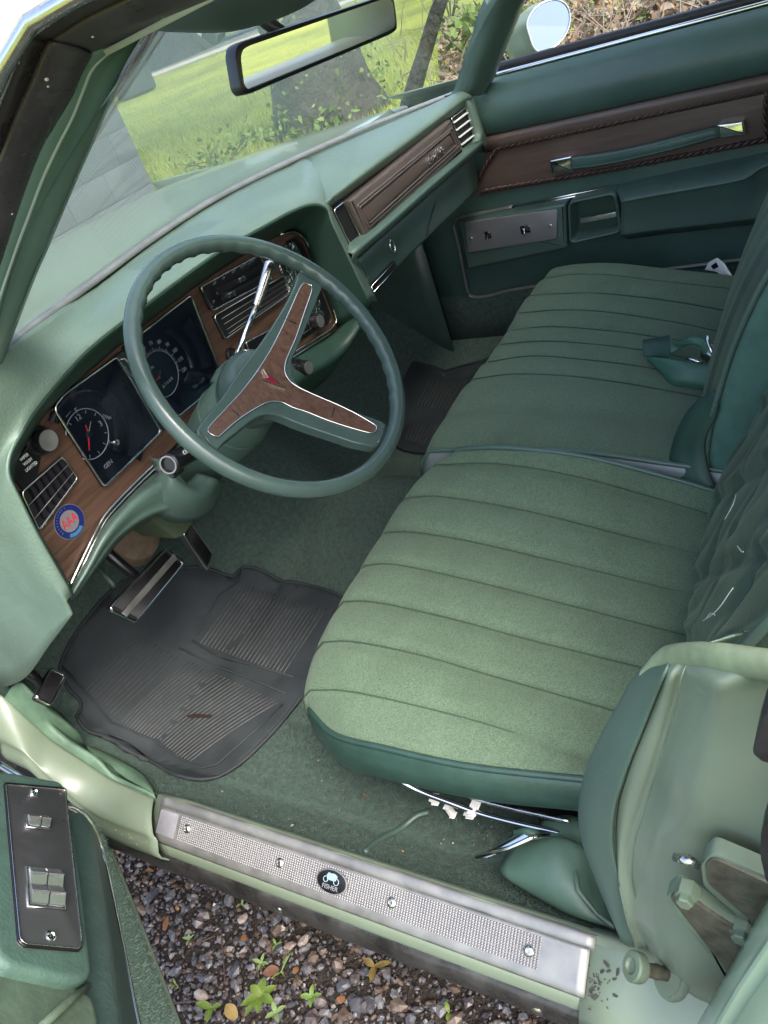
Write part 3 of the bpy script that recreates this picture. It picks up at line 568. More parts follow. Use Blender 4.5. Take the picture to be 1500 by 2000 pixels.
# knee roll: padded lower dash left of / around the column
k0 = [p+np.array((0, .0, -.008)) for p in [fc.W(*q, .004) for q in ((133, 1150), (165, 1085), (200, 1018), (240, 972), (290, 922), (330, 895))]]
k1 = [hy(*p) for p in ((139, 1165, .648), (172, 1110, .640), (205, 1050, .632), (255, 990, .628), (300, 955, .622), (350, 930, .615))]
k2 = [hy(*p) for p in ((142, 1170, .660), (190, 1102, .650), (235, 1045, .645), (295, 1005, .64), (350, 990, .632), (400, 965, .625))]
k3 = [hy(*p) for p in ((146, 1166, .70), (200, 1095, .70), (250, 1040, .70), (310, 1005, .70), (370, 985, .70), (430, 940, .70))]
loft('knee_roll', [k0, mid(k0, k1, .6, .003, -.003), k1, mid(k1, k2, .6, 0, -.004), k2, k3], M['plastic_green'], dash, k=5, kc=3, thick=.003)
# green apron right of the column, up to the pod side
g0 = [fc.W(*q, .004) for q in ((400, 812), (470, 765), (560, 708), (640, 660), (664, 640))]
g1 = [hy(*p) for p in ((430, 860, .66), (500, 810, .655), (590, 745, .65), (670, 690, .64), (722, 605, .60))]
g2 = [p+np.array((0, .06, -.05)) for p in g1]
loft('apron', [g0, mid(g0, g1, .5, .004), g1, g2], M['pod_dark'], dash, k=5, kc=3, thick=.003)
pr_c = [Bc[-1], (Bc[-1]+Dc[-1])/2, Dc[-1]]
# lenses
def lens(corners, c=.004):
    e = empty('gauge_cluster', car); P = [fc.px(*p, c) for p in corners]
    prism('face', [fc.P(a, b, .003) for a, b in P], fc.n, .006, M['gauge'], e)
    tube('bezel', [fc.P(a, b, .007) for a, b in rpoly(P, .008)], .0020, M['chrome'], e, 6, True)
    return e, P
g1_, P1 = lens([(201, 951), (312, 843), (226, 697), (122, 771), (102, 797)])
g2_, P2 = lens([(344, 815), (434, 741), (370, 577), (240, 678)])
for e, P in ((g1_, P1), (g2_, P2)): prism('lens', [fc.P(a, b, .010) for a, b in rpoly(P, .006)], fc.n, .0012, M['lens'], e)
# dark sculpted shelf in each cluster (curved reflective housing)
def arc_shelf(e, c, r0, r1, a0, a1, h0=.0035, h1=.0085):
    A = [[fc.P(c[0]+r_*math.cos(R(t)), c[1]+r_*math.sin(R(t)), h_) for t in np.linspace(a0, a1, 28)] for r_, h_ in ((r0, h0), (r0+(r1-r0)*.4, h0+(h1-h0)*.55), (r1, h1), (r1+.002, h0))]
    return loft('shelf', A, M['shelf'], e, idx=False, flip=True)
cc = fc.px(171, 848, .004); arc_shelf(g1_, cc, .046, .060, -62, 130); arc_shelf(g1_, cc, .072, .094, -58, 28, .0035, .0088)
cs_ = fc.px(314, 731, .004); arc_shelf(g2_, cs_, .062, .069, -22, 48); arc_shelf(g2_, cs_, .085, .105, -25, 25, .0035, .0088)
divp = [fc.px(*p, .008) for p in ((344, 812), (312, 843), (226, 697), (240, 685))]
prism('divider', [fc.P(a, b, .008) for a, b in divp], fc.n, .006, M['gauge2'], ip, .001)
tube('divider_trim', [fc.W(243, 700, .0085), fc.W(340, 808, .0085), fc.W(329, 823, .0085), fc.W(234, 703, .0085)], .0011, M['chrome_worn'], ip, 6, True)
# clock
ck = empty('clock', car)
def circ(c, r_, h_, n_=48): return [fc.P(c[0]+r_*math.cos(t), c[1]+r_*math.sin(t), h_) for t in np.linspace(0, 2*math.pi, n_, endpoint=False)]
rC = .0345
tube('ring', [fc.P(cc[0]+rC*math.cos(t), cc[1]+rC*math.sin(t), .0045) for t in np.linspace(R(-140), R(150), 60)], .0008, M['dimwhite'], ck, 6)
for i in range(12):
    t = R(90-30*i)
    if i in (8, 9, 10): continue
    if i in (0, 3): text('numeral', '12' if i == 0 else '3', fc, cc[0]+.026*math.cos(t), cc[1]+.026*math.sin(t), .0110, M['dimwhite'], ck, .0048)
    else:
        p0 = [cc[0]+.028*math.cos(t), cc[1]+.028*math.sin(t)]; p1 = [cc[0]+.0325*math.cos(t), cc[1]+.0325*math.sin(t)]
        tube('tick', [fc.P(*p0, .0047), fc.P(*p1, .0047)], .0006, M['dimwhite'], ck, 4)
def hand(e, c, px, py, back, m_, w_=.0012, name='hand'):
    t = fc.px(px, py, .0055); d = nrm(t-c); s_ = np.array((-d[1], d[0]))
    prism(name, [fc.P(*(c-d*back+s_*w_), .0062), fc.P(*(c-d*back-s_*w_), .0062), fc.P(*(t-s_*w_*.5), .0062), fc.P(*(t+s_*w_*.5), .0062)], fc.n, .0006, M[m_], e)
hand(ck, cc, 174, 880, .0, 'red', .0014); hand(ck, cc, 167, 830, .004, 'red', .0015); hand(ck, cc, 177, 823, .0, 'dimwhite', .0008)
lathe('hub', fc.P(*cc, .0045), fc.n, [(.0042, 0), (.0042, .0022), (.003, .0025), (0, .0025)], M['gauge2'], ck, 16)
lathe('setting_stem', fc.W(221, 864, .004), fc.n, [(.0042, 0), (.0048, .004), (.0042, .009), (0, .0095)], M['chrome'], ck, 14)
text('lettering', 'FUEL', fc, *fc.px(113, 798, .005), .0085, M['dimwhite'], g1_, .0045, rot=R(0)); text('lettering', 'F', fc, *fc.px(150, 802, .005), .010, M['dimwhite'], g1_, .0045)
text('lettering', 'GEN', fc, *fc.px(212, 907, .005), .0085, M['dimwhite'], g1_, .0045); text('lettering', 'TEMP', fc, *fc.px(209, 815, .005), .0065, M['dimwhite'], g1_, .0045, rot=R(-48))
hand(g1_, fc.px(128, 815, .005), 138, 803, 0, 'dimwhite', .0006, 'needle')
# speedometer
so = empty('speedometer', car); rS = .0345
prism('dial', circ(cs_, rS, .0040), fc.n, .001, M['gauge2'], so); tube('ring', circ(cs_, rS, .0045), .0006, M['dimwhite'], so, 6, True)
for i in range(61):
    v = i*2; t = R(218-v*2.0); big = v % 10 == 0; r0 = rS+.001; r1 = r0+(.005 if big else .003)
    tube('tick', [fc.P(cs_[0]+r0*math.cos(t), cs_[1]+r0*math.sin(t), .0045), fc.P(cs_[0]+r1*math.cos(t), cs_[1]+r1*math.sin(t), .0045)], .00055 if big else .0003, M['dimwhite'], so, 4)
    if big: text('numeral', str(v), fc, cs_[0]+(rS+.0125)*math.cos(t), cs_[1]+(rS+.0125)*math.sin(t), .0088, M['dimwhite'], so, .0045, sx=.8)
hand(so, cs_, 306, 742, .0, 'red', .0016, 'needle'); lathe('hub', fc.P(*cs_, .0045), fc.n, [(.0055, 0), (.0055, .002), (.004, .0024), (0, .0024)], M['gauge2'], so, 16)
text('odometer', '8 7 0 8 8', fc, cs_[0]+.004, cs_[1]-.0165, .0068, M['dimwhite'], so, .0050, rot=R(4)); text('lettering', 'MPH', fc, cs_[0]-.012, cs_[1]+.016, .0065, M['dimwhite'], so, .0046)
# headlamp knob and switch labels
def knob(px, py, r_, fr=fc, base=.008, parent=car, name='control_knob', h_=.016):
    e = empty(name, parent); c = fr.W(px, py, base+h_); c = c-fr.n*(base+h_)
    lathe('collar', c, fr.n, [(r_*1.25, .002), (r_*1.25, base*.7), (r_*1.1, base)], M['black'], e, 24)
    lathe('grip', c, fr.n, [(r_*.95, base*.8), (r_, base+.002), (r_, base+h_*.8), (r_*.93, base+h_)], M['black'], e, 28)
    lathe('cap', c, fr.n, [(r_*.90, base+h_-.0005), (r_*.88, base+h_+.0008), (r_*.3, base+h_+.0004), (0, base+h_+.0002)], M['alu'], e, 28)
    return e
knob(95, 860, .0155); knob(626, 627, .0125); knob(603, 718, .0135, base=.02)
prism('switch_bank', [fc.P(a, b, .004) for a, b in rpoly([fc.px(*p, .004) for p in ((20, 925), (52, 965), (72, 940), (84, 872), (60, 862))], .004)], fc.n, .004, M['black'], ip, .001)
for i, s_ in enumerate(('WIPER', 'WASH', 'LIGHTED')): text('lettering', s_, fc, *fc.px(48+i*7, 893+i*9, .006), .0062, M['white'], ip, .0052, rot=0, sx=.8)
# left vent
lv = vent('air_vent', [(42, 962), (122, 892), (152, 934), (76, 1036)], 0, 'black', fr=fc, c=.006)
for t in (.35, .7): 
    A_ = np.array(fc.px(42, 962, .008))*(1-t)+np.array(fc.px(76, 1036, .008))*t; B_ = np.array(fc.px(122, 892, .008))*(1-t)+np.array(fc.px(152, 934, .008))*t
    tube('trim_line', [fc.P(*A_, .009), fc.P(*B_, .009)], .0006, M['dimline'], lv, 4)
for t in np.linspace(.15, .85, 6):
    A_ = np.array(fc.px(42, 962, .004))*(1-t)+np.array(fc.px(122, 892, .004))*t; B_ = np.array(fc.px(76, 1036, .004))*(1-t)+np.array(fc.px(152, 934, .004))*t
    A2_ = A_*.95+B_*.05; B2_ = A_*.1+B_*.9; d_ = B2_-A2_; box('vane', fc.P(*((A2_+B2_)/2), .004), (fc.u*d_[0]+fc.v*d_[1], fc.n, np.cross(fc.n, fc.u*d_[0]+fc.v*d_[1])), (np.linalg.norm(d_), .008, .0015), M['shelf'], lv, 0)
# round sticker
M['stickergrey'] = mat('sticker_grey', (.15, .14, .155), .4)
M['ring_mark'] = mat('sticker_faded_print', (.06, .07, .20), .4)
sk = empty('motor_club_sticker', car); c_ = fc.px(136, 1019, .001); 
def disc(name, r_, h_, m_, dx=0, dy=0): return prism(name, [fc.P(c_[0]+dx+r_*math.cos(t), c_[1]+dy+r_*math.sin(t), h_) for t in np.linspace(0, 2*math.pi, 40, endpoint=False)], fc.n, .0008, M[m_], sk)
disc('backing', .0240, .0010, 'stickergrey'); disc('blue_ring', .0232, .0013, 'blue'); disc('centre', .0150, .0016, 'stickergrey', 0, .001)
text('lettering', 'AAA', fc, c_[0], c_[1]+.001, .0190, M['red'], sk, .0020, sx=.70, ext=.0002)
for i in range(11):
    t = R(200-i*12); tube('ring_mark', [fc.P(c_[0]+r_*math.cos(t+R(2)*(i%2)), c_[1]+.001+r_*math.sin(t), .0018) for r_ in (.0172, .0205)], .0007, M['ring_mark'], sk, 4)
prism('pale_banner', [fc.P(c_[0]+r_*math.cos(R(t)), c_[1]+r_*math.sin(R(t)), .0018) for r_, ts in ((.0215, range(235, 306, 10)), (.0165, range(305, 234, -10))) for t in ts], fc.n, .0004, M['ltblue'], sk)
# heater control and centre vent, radio
ht = empty('heater_control', car); P = [fc.px(*p, .005) for p in ((391, 561), (414, 607), (530, 545), (505, 498))]
prism('face', [fc.P(a, b, .006) for a, b in rpoly(P, .004)], fc.n, .008, M['black'], ht, .001); tube('trim', [fc.P(a, b, .0065) for a, b in rpoly(P, .004)], .0013, M['chrome_worn'], ht, 6, True)
def bar(e, p, q, wd, hgt, m_, fr=fc, c=.007, name='bar'):
    A_, B_ = fr.W(*p, c), fr.W(*q, c); box(name, (A_+B_)/2, (B_-A_, np.cross(fr.n, B_-A_), fr.n), (np.linalg.norm(B_-A_), wd, hgt), m_, e, .0006)
bar(ht, (424, 570), (512, 520), .010, .002, M['void'], name='slot'); bar(ht, (432, 584), (515, 538), .008, .002, M['void'], name='slot')
for px, py in ((470, 546), (450, 575)): bar(ht, (px-6, py+3), (px+6, py-3), .0075, .009, M['chrome_worn'], c=.010, name='slider')
for s_, px, py in (('OFF', 420, 553), ('LO', 437, 543), ('FAN', 457, 530), ('NORM', 476, 519), ('DE FROST', 492, 510), ('COLD', 429, 570), ('AM', 417, 590), ('FM', 414, 599)): text('lettering', s_, fc, *fc.px(px, py, .007), .0052, M['dimwhite'], ht, .0066, rot=R(3))
bar(ht, (398, 563), (412, 598), .012, .003, M['void'], c=.006, name='slot')
cv = vent('air_vent', [(418, 617), (556, 537), (570, 570), (440, 662)], 0, 'shelf', fr=fc, c=.006)
for t in (.25, .48, .72, .9):
    A_ = np.array(fc.px(418, 617, .009))*(1-t)+np.array(fc.px(440, 662, .009))*t; B_ = np.array(fc.px(556, 537, .009))*(1-t)+np.array(fc.px(570, 570, .009))*t; d_ = B_-A_
    tube('trim_line', [fc.P(*(A_+d_*.06), .0095), fc.P(*(A_+d_*.95), .0095)], .0005, M['dimline'], cv, 4)
rd_ = empty('radio', car); P = [fc.px(*p, .005) for p in ((479, 669), (495, 712), (610, 640), (590, 612))]
prism('face', [fc.P(a, b, .006) for a, b in rpoly(P, .003)], fc.n, .008, M['black'], rd_, .001); tube('trim', [fc.P(a, b, .0065) for a, b in rpoly(P, .003)], .0013, M['chrome_worn'], rd_, 6, True)
knob(470, 692, .010)
# cowl grille slots seen through the glass
# ------------------------------------------------------------------ steering wheel and column
sw = empty('steering_wheel', car)
TL = R(55.3); fw = Fr((-.388, .445, .888), (1, 0, 0), (0, math.cos(TL), math.sin(TL)))
RM = .1895; V = []; Fc = []; n1, n2 = 180, 16
for i in range(n1):
    t = 2*math.pi*i/n1
    for j in range(n2):
        a = 2*math.pi*j/n2; ra, rb = .0108, .0122
        bumpy = .0022*max(0, -math.cos(a))*max(0, math.sin(t*44))*(1 if (math.degrees(t) % 360 < 150 or math.degrees(t) > 300) else 0)
        rr = RM+(ra+bumpy)*math.cos(a)
        V.append(fw.P(rr*math.cos(t), rr*math.sin(t), (rb+bumpy)*math.sin(a)))
for i in range(n1):
    for j in range(n2): Fc.append((i*n2+j, ((i+1) % n1)*n2+j, ((i+1) % n1)*n2+(j+1) % n2, i*n2+(j+1) % n2))
mesh('rim', V, Fc, M['wheel_green'], sw)
def dish(a, b): r_ = math.hypot(a, b); return -.034+.030*min(1, r_/.165)**1.6
def wpts(pl, c0):
    """pixels onto the dished spoke surface"""
    out = []
    for px, py in pl:
        c = -.02
        for _ in range(6): a, b = fw.px(px, py, c); c = dish(a, b)
        out.append((a, b))
    return np.array(out)
outer = [(586, 528), (612, 528), (636, 540), (622, 580), (598, 640), (581, 680), (569, 708), (573, 736), (588, 756), (622, 772), (660, 788), (712, 810), (758, 832), (750, 853), (738, 872), (700, 866), (660, 853), (604, 834), (572, 822), (548, 812), (520, 808), (496, 818), (470, 838), (440, 862), (418, 884), (398, 866), (384, 842), (408, 806), (436, 772), (466, 726), (500, 682), (532, 636), (560, 590), (575, 558)]
woodp = [(592, 554), (600, 556), (609, 564), (594, 610), (577, 660), (556, 712), (560, 738), (580, 756), (618, 774), (660, 792), (700, 812), (735, 834), (732, 842), (726, 847), (690, 838), (640, 822), (600, 806), (572, 797), (548, 786), (522, 787), (496, 800), (468, 818), (444, 838), (424, 855), (413, 849), (405, 839), (432, 808), (462, 776), (482, 752), (504, 722), (528, 684), (548, 645), (566, 606), (582, 570)]
def dished(name, P2, off, depth, m_, par, n_=120, inset_rows=((0, 0), (.5, .0)), round_=.0):
    """dished plate: rings from the outline towards its skeleton so the face follows the dish"""
    P2 = np.asarray(P2); C = P2
    bm = bmesh.new(); m = len(C)
    top = [bm.verts.new((a, b, 0)) for a, b in C]; bm.faces.new(top)
    bmesh.ops.triangulate(bm, faces=bm.faces[:]); 
    for _ in range(3): bmesh.ops.subdivide_edges(bm, edges=[e for e in bm.edges if e.calc_length() > .012], cuts=1, use_grid_fill=False); bmesh.ops.triangulate(bm, faces=bm.faces[:])
    bmesh.ops.recalc_face_normals(bm, faces=bm.faces[:])
    if sum(f.normal.z for f in bm.faces) < 0: bmesh.ops.reverse_faces(bm, faces=bm.faces[:])
    ret = bmesh.ops.extrude_face_region(bm, geom=bm.faces[:]); nv = {v for v in ret['geom'] if isinstance(v, bmesh.types.BMVert)}
    # ret verts are the new top
    for v in bm.verts:
        a, b = v.co.x, v.co.y; h_ = dish(a, b)+off; v.co = Vector(fw.P(a, b, h_ if v in nv else h_-depth))
    bmesh.ops.recalc_face_normals(bm, faces=bm.faces[:])
    o = frombm(name, bm, m_, par); sharp(o, 40)
    if round_:
        bv = o.modifiers.new('b', 'BEVEL'); bv.width = round_; bv.segments = 3; bv.limit_method = 'ANGLE'; bv.angle_limit = R(50)
    return o
ou = wpts(outer, 0); wd = wpts(woodp, 0)
dished('spokes', catmull(ou, 110, True), 0, .018, M['wheel_green'], sw, round_=.003)
dished('wood_insert', catmull(wd, 110, True), .0016, .004, M['wood_wheel'], sw)
tube('insert_trim', [fw.P(a, b, dish(a, b)+.0015) for a, b in catmull(wd, 150, True)], .0009, M['chrome'], sw, 6, True)
def wl_(p, q, r_=.0008, m_='black', name='insert_joint'):
    A_, B_ = wpts([p, q], 0); tube(name, [fw.P(*A_, dish(*A_)+.002), fw.P(*B_, dish(*B_)+.002)], r_, M[m_], sw, 6)
wl_((556, 624), (578, 634)); wl_((646, 816), (653, 795)); wl_((452, 800), (466, 814))
for p, q, o_ in (((585, 532), (634, 545), 0), ((752, 834), (736, 866), 0), ((390, 842), (418, 878), 0)): wl_(p, q, .0012, 'wheel_green', 'spoke_seam')
em_ = wpts([(511, 723), (557, 764), (504, 746), (519, 742)], 0); cE = em_.mean(0)
prism('emblem', [fw.P(a, b, dish(*cE)+.006) for a, b in em_], fw.n, .004, M['chrome'], sw)
em2 = cE+(em_-cE)*.66; prism('emblem_field', [fw.P(a, b, dish(*cE)+.0068) for a, b in em2], fw.n, .002, M['maroon'], sw)
# hub bowl behind the spokes
hc = wpts([(530, 760)], 0)[0]; hub_o = fw.P(0, 0, 0)
lathe('hub_bowl', hub_o, -fw.n, [(.02, .034), (.042, .038), (.050, .048), (.053, .065), (.050, .085), (.045, .105)], M['wheel_green'], sw, 40)
col = empty('steering_column', car)
lathe('jacket', hub_o, -fw.n, [(.044, .100), (.050, .112), (.053, .15), (.051, .19), (.046, .235), (.045, .40)], M['plastic_green'], col, 40)
lathe('collar', hub_o, -fw.n, [(.0530, .145), (.0545, .149), (.0530, .153)], M['plastic_green'], col, 40, caps=False)
# bell of padded dash round the column and olive duct below
b0 = [hy(*p) for p in ((330, 905, .60), (345, 935, .600), (375, 955, .598), (400, 955, .598), (420, 935, .60))]
b1 = [hy(*p) for p in ((318, 915, .615), (330, 960, .61), (372, 985, .606), (410, 975, .606), (432, 940, .615))]
b2 = [hy(*p) for p in ((290, 950, .66), (300, 1000, .655), (355, 1020, .65), (410, 1000, .65), (440, 940, .66))]
loft('column_bell', [[p+np.array((0, .03, .01)) for p in b0], b0, b1, b2], M['plastic_green'], dash, k=5, kc=3, thick=.003)
prism('duct', [hy(*p, .70) for p in ((292, 1015), (345, 1052), (362, 1043), (385, 1010), (400, 985), (430, 930), (330, 960))], (0, -1, 0), .08, M['ventgreen'], dash, .004)
# stalk with cruise button
sg = empty('signal_lever', car); s0, s1 = hy(330, 907, .50), hy(398, 868, .525)
ax_ = nrm(s0-s1); L_ = np.linalg.norm(s0-s1)
lathe('barrel', s1, ax_, [(.0125, 0), (.0125, L_*.9), (.0135, L_*.93), (.0135, L_), (.0115, L_+.002), (.0095, L_+.002), (.0090, L_-.002), (0, L_-.002)], M['black'], sg, 24)
lathe('ring', s1, ax_, [(.0118, L_+.0005), (.0118, L_+.0028), (.0100, L_+.0028), (.0100, L_+.0005)], M['dimline'], sg, 24, caps=False)
fs = Fr((s0+s1)/2, -ax_, nrm(np.cross(ray(355, 890), ax_))); fs = fs if fs.n@ray(355, 890) < 0 else Fr((s0+s1)/2, -ax_, -fs.v)
text('lettering', 'CRUISE', fs, -.013, .003, .0088, M['white'], sg, .0126, sx=.85)
lathe('lock_tab', hy(337, 926, .505), ax_, [(.005, -.02), (.006, 0), (.004, .004), (0, .004)], M['black'], sg, 12)
# gear lever
gl_ = empty('gear_lever', car); a0, a1, a2 = hy(458, 706, .56), hy(500, 598, .545), hy(528, 515, .535)
tube('shaft', [a0, a1, a0*.5+a1*.5][:2], .0048, M['chrome'], gl_, 12)
lathe('grip', a1, a2-a1, [(.0050, 0), (.0062, .001), (.0085, np.linalg.norm(a2-a1)*.9), (.0085, np.linalg.norm(a2-a1)), (.005, np.linalg.norm(a2-a1)+.003), (0, np.linalg.norm(a2-a1)+.004)], M['chrome_worn'], gl_, 20)
lathe('shroud', a0+(a0-a1)*.25, a1-a0, [(.022, -.02), (.020, .0), (.012, .018), (.007, .024)], M['wheel_green'], gl_, 24)
# ------------------------------------------------------------------ pedals
def pedal(name, quad, y, y2, strip, par=None, rib=16, dirn=1):
    e = empty(name, car); P = [hy(*quad[0], y2), hy(*quad[1], y2), hy(*quad[2], y), hy(*quad[3], y)]     # TL TR BR BL
    n_ = nrm(np.cross(P[1]-P[0], P[3]-P[0])); n_ = n_ if n_@ray(*quad[0]) < 0 else -n_
    fr = Fr(P[3], P[2]-P[3], P[0]-P[3]); 
    if fr.n@n_ < 0: fr = Fr(P[3], P[2]-P[3], P[0]-P[3]); n_ = fr.n
    q = [((p-fr.o)@fr.u, (p-fr.o)@fr.v) for p in P]
    prism('pad', [fr.P(a, b, .0) for a, b in rpoly(q, .006)], n_, .010, M['rubber'], e, .002)
    tube('trim', [fr.P(a, b, -.001) for a, b in rpoly(q, .006)], .0028, M['chrome'], e, 8, True)
    return e, fr, np.array(q), n_
e, fr, q, n_ = pedal('brake_pedal', [(325, 1072), (358, 1100), (266, 1214), (214, 1189)], .735, .775, True)
A_, B_ = (q[0]+q[1])/2, (q[2]+q[3])/2; d_ = B_-A_
box('bright_strip', fr.P(*((A_+B_)/2), .0 if n_@fr.n > 0 else 0)+n_*.0008, (fr.u*d_[0]+fr.v*d_[1], fr.n, np.cross(fr.n, fr.u*d_[0]+fr.v*d_[1])), (np.linalg.norm(d_)*.98, .003, .0105), M['alu'], e, .0006)
parts = []
for s_ in np.linspace(.06, .94, 20):
    if .36 < s_ < .64: continue
    A2, B2 = q[0]*(1-s_)+q[1]*s_, q[3]*(1-s_)+q[2]*s_; parts.append(tube_geo([fr.P(*(A2*.95+B2*.05))+n_*.0003, fr.P(*(A2*.05+B2*.95))+n_*.0003], .0009, 5))
V, Fc = join_geo(parts); mesh('ribs', V, Fc, M['rubber'], e)['kind'] = 'stuff'
tube('arm', [fr.P(*q.mean(0))-n_*.01, fr.P(*q.mean(0))+np.array((0, .06, .06)), fr.P(*q.mean(0))+np.array((0, .14, .25))], .009, M['black'], e)
e, fr, q, n_ = pedal('accelerator_pedal', [(372, 1022), (430, 1078), (405, 1111), (358, 1040)], .82, .90, False)
parts = []
for s_ in np.linspace(.08, .92, 13):
    A2, B2 = q[0]*(1-s_)+q[3]*s_, q[1]*(1-s_)+q[2]*s_; parts.append(tube_geo([fr.P(*(A2*.94+B2*.06))+n_*.0003, fr.P(*(A2*.06+B2*.94))+n_*.0003], .0009, 5))
V, Fc = join_geo(parts); mesh('ribs', V, Fc, M['rubber'], e)['kind'] = 'stuff'
tube('rod', [fr.P(*q.mean(0))-n_*.008, fr.P(*q.mean(0))+np.array((0.01, .08, .10))], .005, M['chrome_worn'], e)
e, fr, q, n_ = pedal('parking_brake_pedal', [(100, 1306), (130, 1318), (100, 1376), (70, 1362)], .835, .865, False)
tube('arm', [fr.P(*q.mean(0))-n_*.01, fr.P(*q.mean(0))+np.array((-.01, .05, .12))], .008, M['black'], e)
frp = Fr(fr.o, fr.u, fr.v); 
pf = Fr(hx(85, 1385, -.7215), (0, -1, -.2), (0, -.2, 1)); text('lettering', 'DOOR', pf, *pf.px(88, 1388, 0), .012, M['white'], car, .001)
tube('bracket', [hy(190, 1108, .90), hy(225, 1145, .86)], .006, M['plastic_green'], car)
lathe('column_boot', hy(262, 1045, .98), (0, -1, .6), [(.055, -.03), (.05, 0), (.035, .012), (.018, .014), (0, .014)], M['tan'], car, 28)
# ------------------------------------------------------------------ seats
def cushion(par, seams, xs, m_, puff=.007, rows=30, front_drop=.20, k=7, rear=-.14, tuck=0, sag_=1, ex=2.6):
    cols = []; ns = len(seams); S = []
    for c, x in zip(seams, xs):
        P = np.array([hx(px, py, xx) for (px, py), xx in zip(c, x if hasattr(x, '__len__') else [x]*len(c))])
        e = P[-1]+nrm(P[-1]-P[-2])*.10; P = np.vstack([P, e]); S.append(catmull(P, rows))
    S = np.array(S)                                              # seam, row, xyz
    fr_ = np.array([(.022, -.022, .75), (.034, -.060, .2), (.030, -.100, 0), (.015, -.135, 0), (.0, -front_drop, 0)])
    full = []; nz = []
    for i in range(ns):
        p0 = S[i, 0]; tk = (.05 if i == ns-1 else -.03 if i == 0 else 0)*tuck; pre = np.array([p0+np.array((tk*min(1, -b/.1), a-abs(tk)*.5*min(1, -b/.1), b)) for a, b, _ in fr_[::-1]]); full.append(np.vstack([pre, S[i]]))
    full = np.array(full); nrow = full.shape[1]; nrmz = np.array([0, 0, 0, .25, .8]+[1]*(nrow-5))
    grid = []; us = []
    for i in range(ns-1):
        for q in range(k):
            s = q/k; b = puff*(1-abs(2*s-1)**ex) if s > 0 else (-.0028 if ex > 2 else -.001)
            w_ = abs(full[i+1, 10, 0]-full[i, 10, 0]); b *= min(1, w_/.07)
            c = full[i]*(1-s)+full[i+1]*s; fade = np.concatenate([np.full(5, .8), np.linspace(1.0, .5, nrow-5)])
            sag = np.array([.0035*noise.noise((q_[0]*7, q_[1]*7, 2.2))+.0022*noise.noise((q_[0]*25, q_[1]*25, 5.)) for q_ in c]); c = c+np.stack([0*nrmz, 0*nrmz, nrmz*sag*sag_], 1)
            c = c+np.stack([0*nrmz, (1-nrmz)*b*fade, nrmz*b*fade], 1); grid.append(c)
    grid.append(full[-1]); G = np.array(grid)
    V = G.reshape(-1, 3); n = nrow; Fc = []
    for i in range(len(G)-1):
        for j in range(n-1): a = i*n+j; Fc.append((a, a+1, a+n+1, a+n))
    o = mesh('cushion', V, [f[::-1] for f in Fc], m_, par)
    return o, full
ds = empty('driver_seat', car)
curD = [[(894, 878), (983, 875), (1140, 892), (1308, 934), (1392, 959)], [(850, 908), (972, 906), (1140, 934), (1386, 1004)], [(790, 973), (849, 969), (944, 982), (1056, 1004), (1196, 1040), (1384, 1088)], [(754, 1040), (804, 1039), (916, 1057), (1084, 1096), (1370, 1166)], [(712, 1105), (770, 1102), (916, 1133), (1084, 1175), (1344, 1242)], [(670, 1175), (726, 1175), (860, 1203), (1028, 1248), (1246, 1302)], [(630, 1254), (692, 1253), (815, 1278), (972, 1323), (1199, 1388)], [(605, 1348), (681, 1350), (815, 1379), (972, 1421), (1151, 1486)], [(606, 1385), (653, 1432), (748, 1458), (916, 1494), (1140, 1519)]]
xD = [-.130, -.155, -.23, -.305, -.38, -.455, -.53, -.605, [-.612, -.648, -.660, -.655, -.634]]
cu_, SD = cushion(ds, curD, xD, M['seat'], front_drop=.150, tuck=1, puff=.0052)
for i in range(1, 8): tube('seam', SD[i][2:]+np.array((0, 0, .0002)), .0009, M['thread'], ds, 5)
tube('piping', SD[8][3:]+np.array((-.002, 0, 0)), .0042, M['skirt'], ds); tube('piping', SD[0][3:]+np.array((.001, 0, 0)), .0040, M['vinyl_door'], ds)
# vinyl skirt on the outer side
P = SD[8][4:]; n = len(P)
def skirt(P, bx_, drop, xin, par, m_):
    rows = []
    for f, dx, dz in ((0, .0, 0), (.12, -.007, 0), (.35, -.012, 0), (.65, -.008, 0), (.88, .010, 0), (1, .04, 0)):
        rows.append([p+np.array((dx*bx_, 0, -(drop[0]+(drop[1]-drop[0])*j/n)*f)) for j, p in enumerate(P)])
    return loft('skirt', rows, m_, par, idx=False, kc=3, thick=.003)
skirt(P, 1, (.100, .075), 0, ds, M['skirt'])
skirt(SD[0][4:], -1, (.10, .10), 0, ds, M['vinyl_door'])
# frame rail, white clips and black box painted as shade under the skirt
tr_ = [hx(*p, -.645) for p in ((770, 1518), (820, 1545), (880, 1568), (940, 1590), (1000, 1606), (1060, 1620), (1110, 1632))]
tube('rail', catmull(tr_, 30), .0042, M['chrome'], ds); tube('rail', catmull([p+np.array((.012, 0, .012)) for p in tr_], 30), .003, M['chrome_worn'], ds)
for px, py, s_ in ((850, 1561, (.010, .012, .008)), (879, 1583, (.007, .009, .020)), (918, 1588, (.011, .012, .007)), (928, 1572, (.010, .03, .005))): box('clip', hx(px, py, -.636), ((0, 1, -.2), (1, 0, 0), (0, .2, 1)), s_, M['whiteplastic'], ds, .001)
bx('under_seat_shade', -.60, -.16, -.1, .40, .30, .40, M['void'], ds, .01)
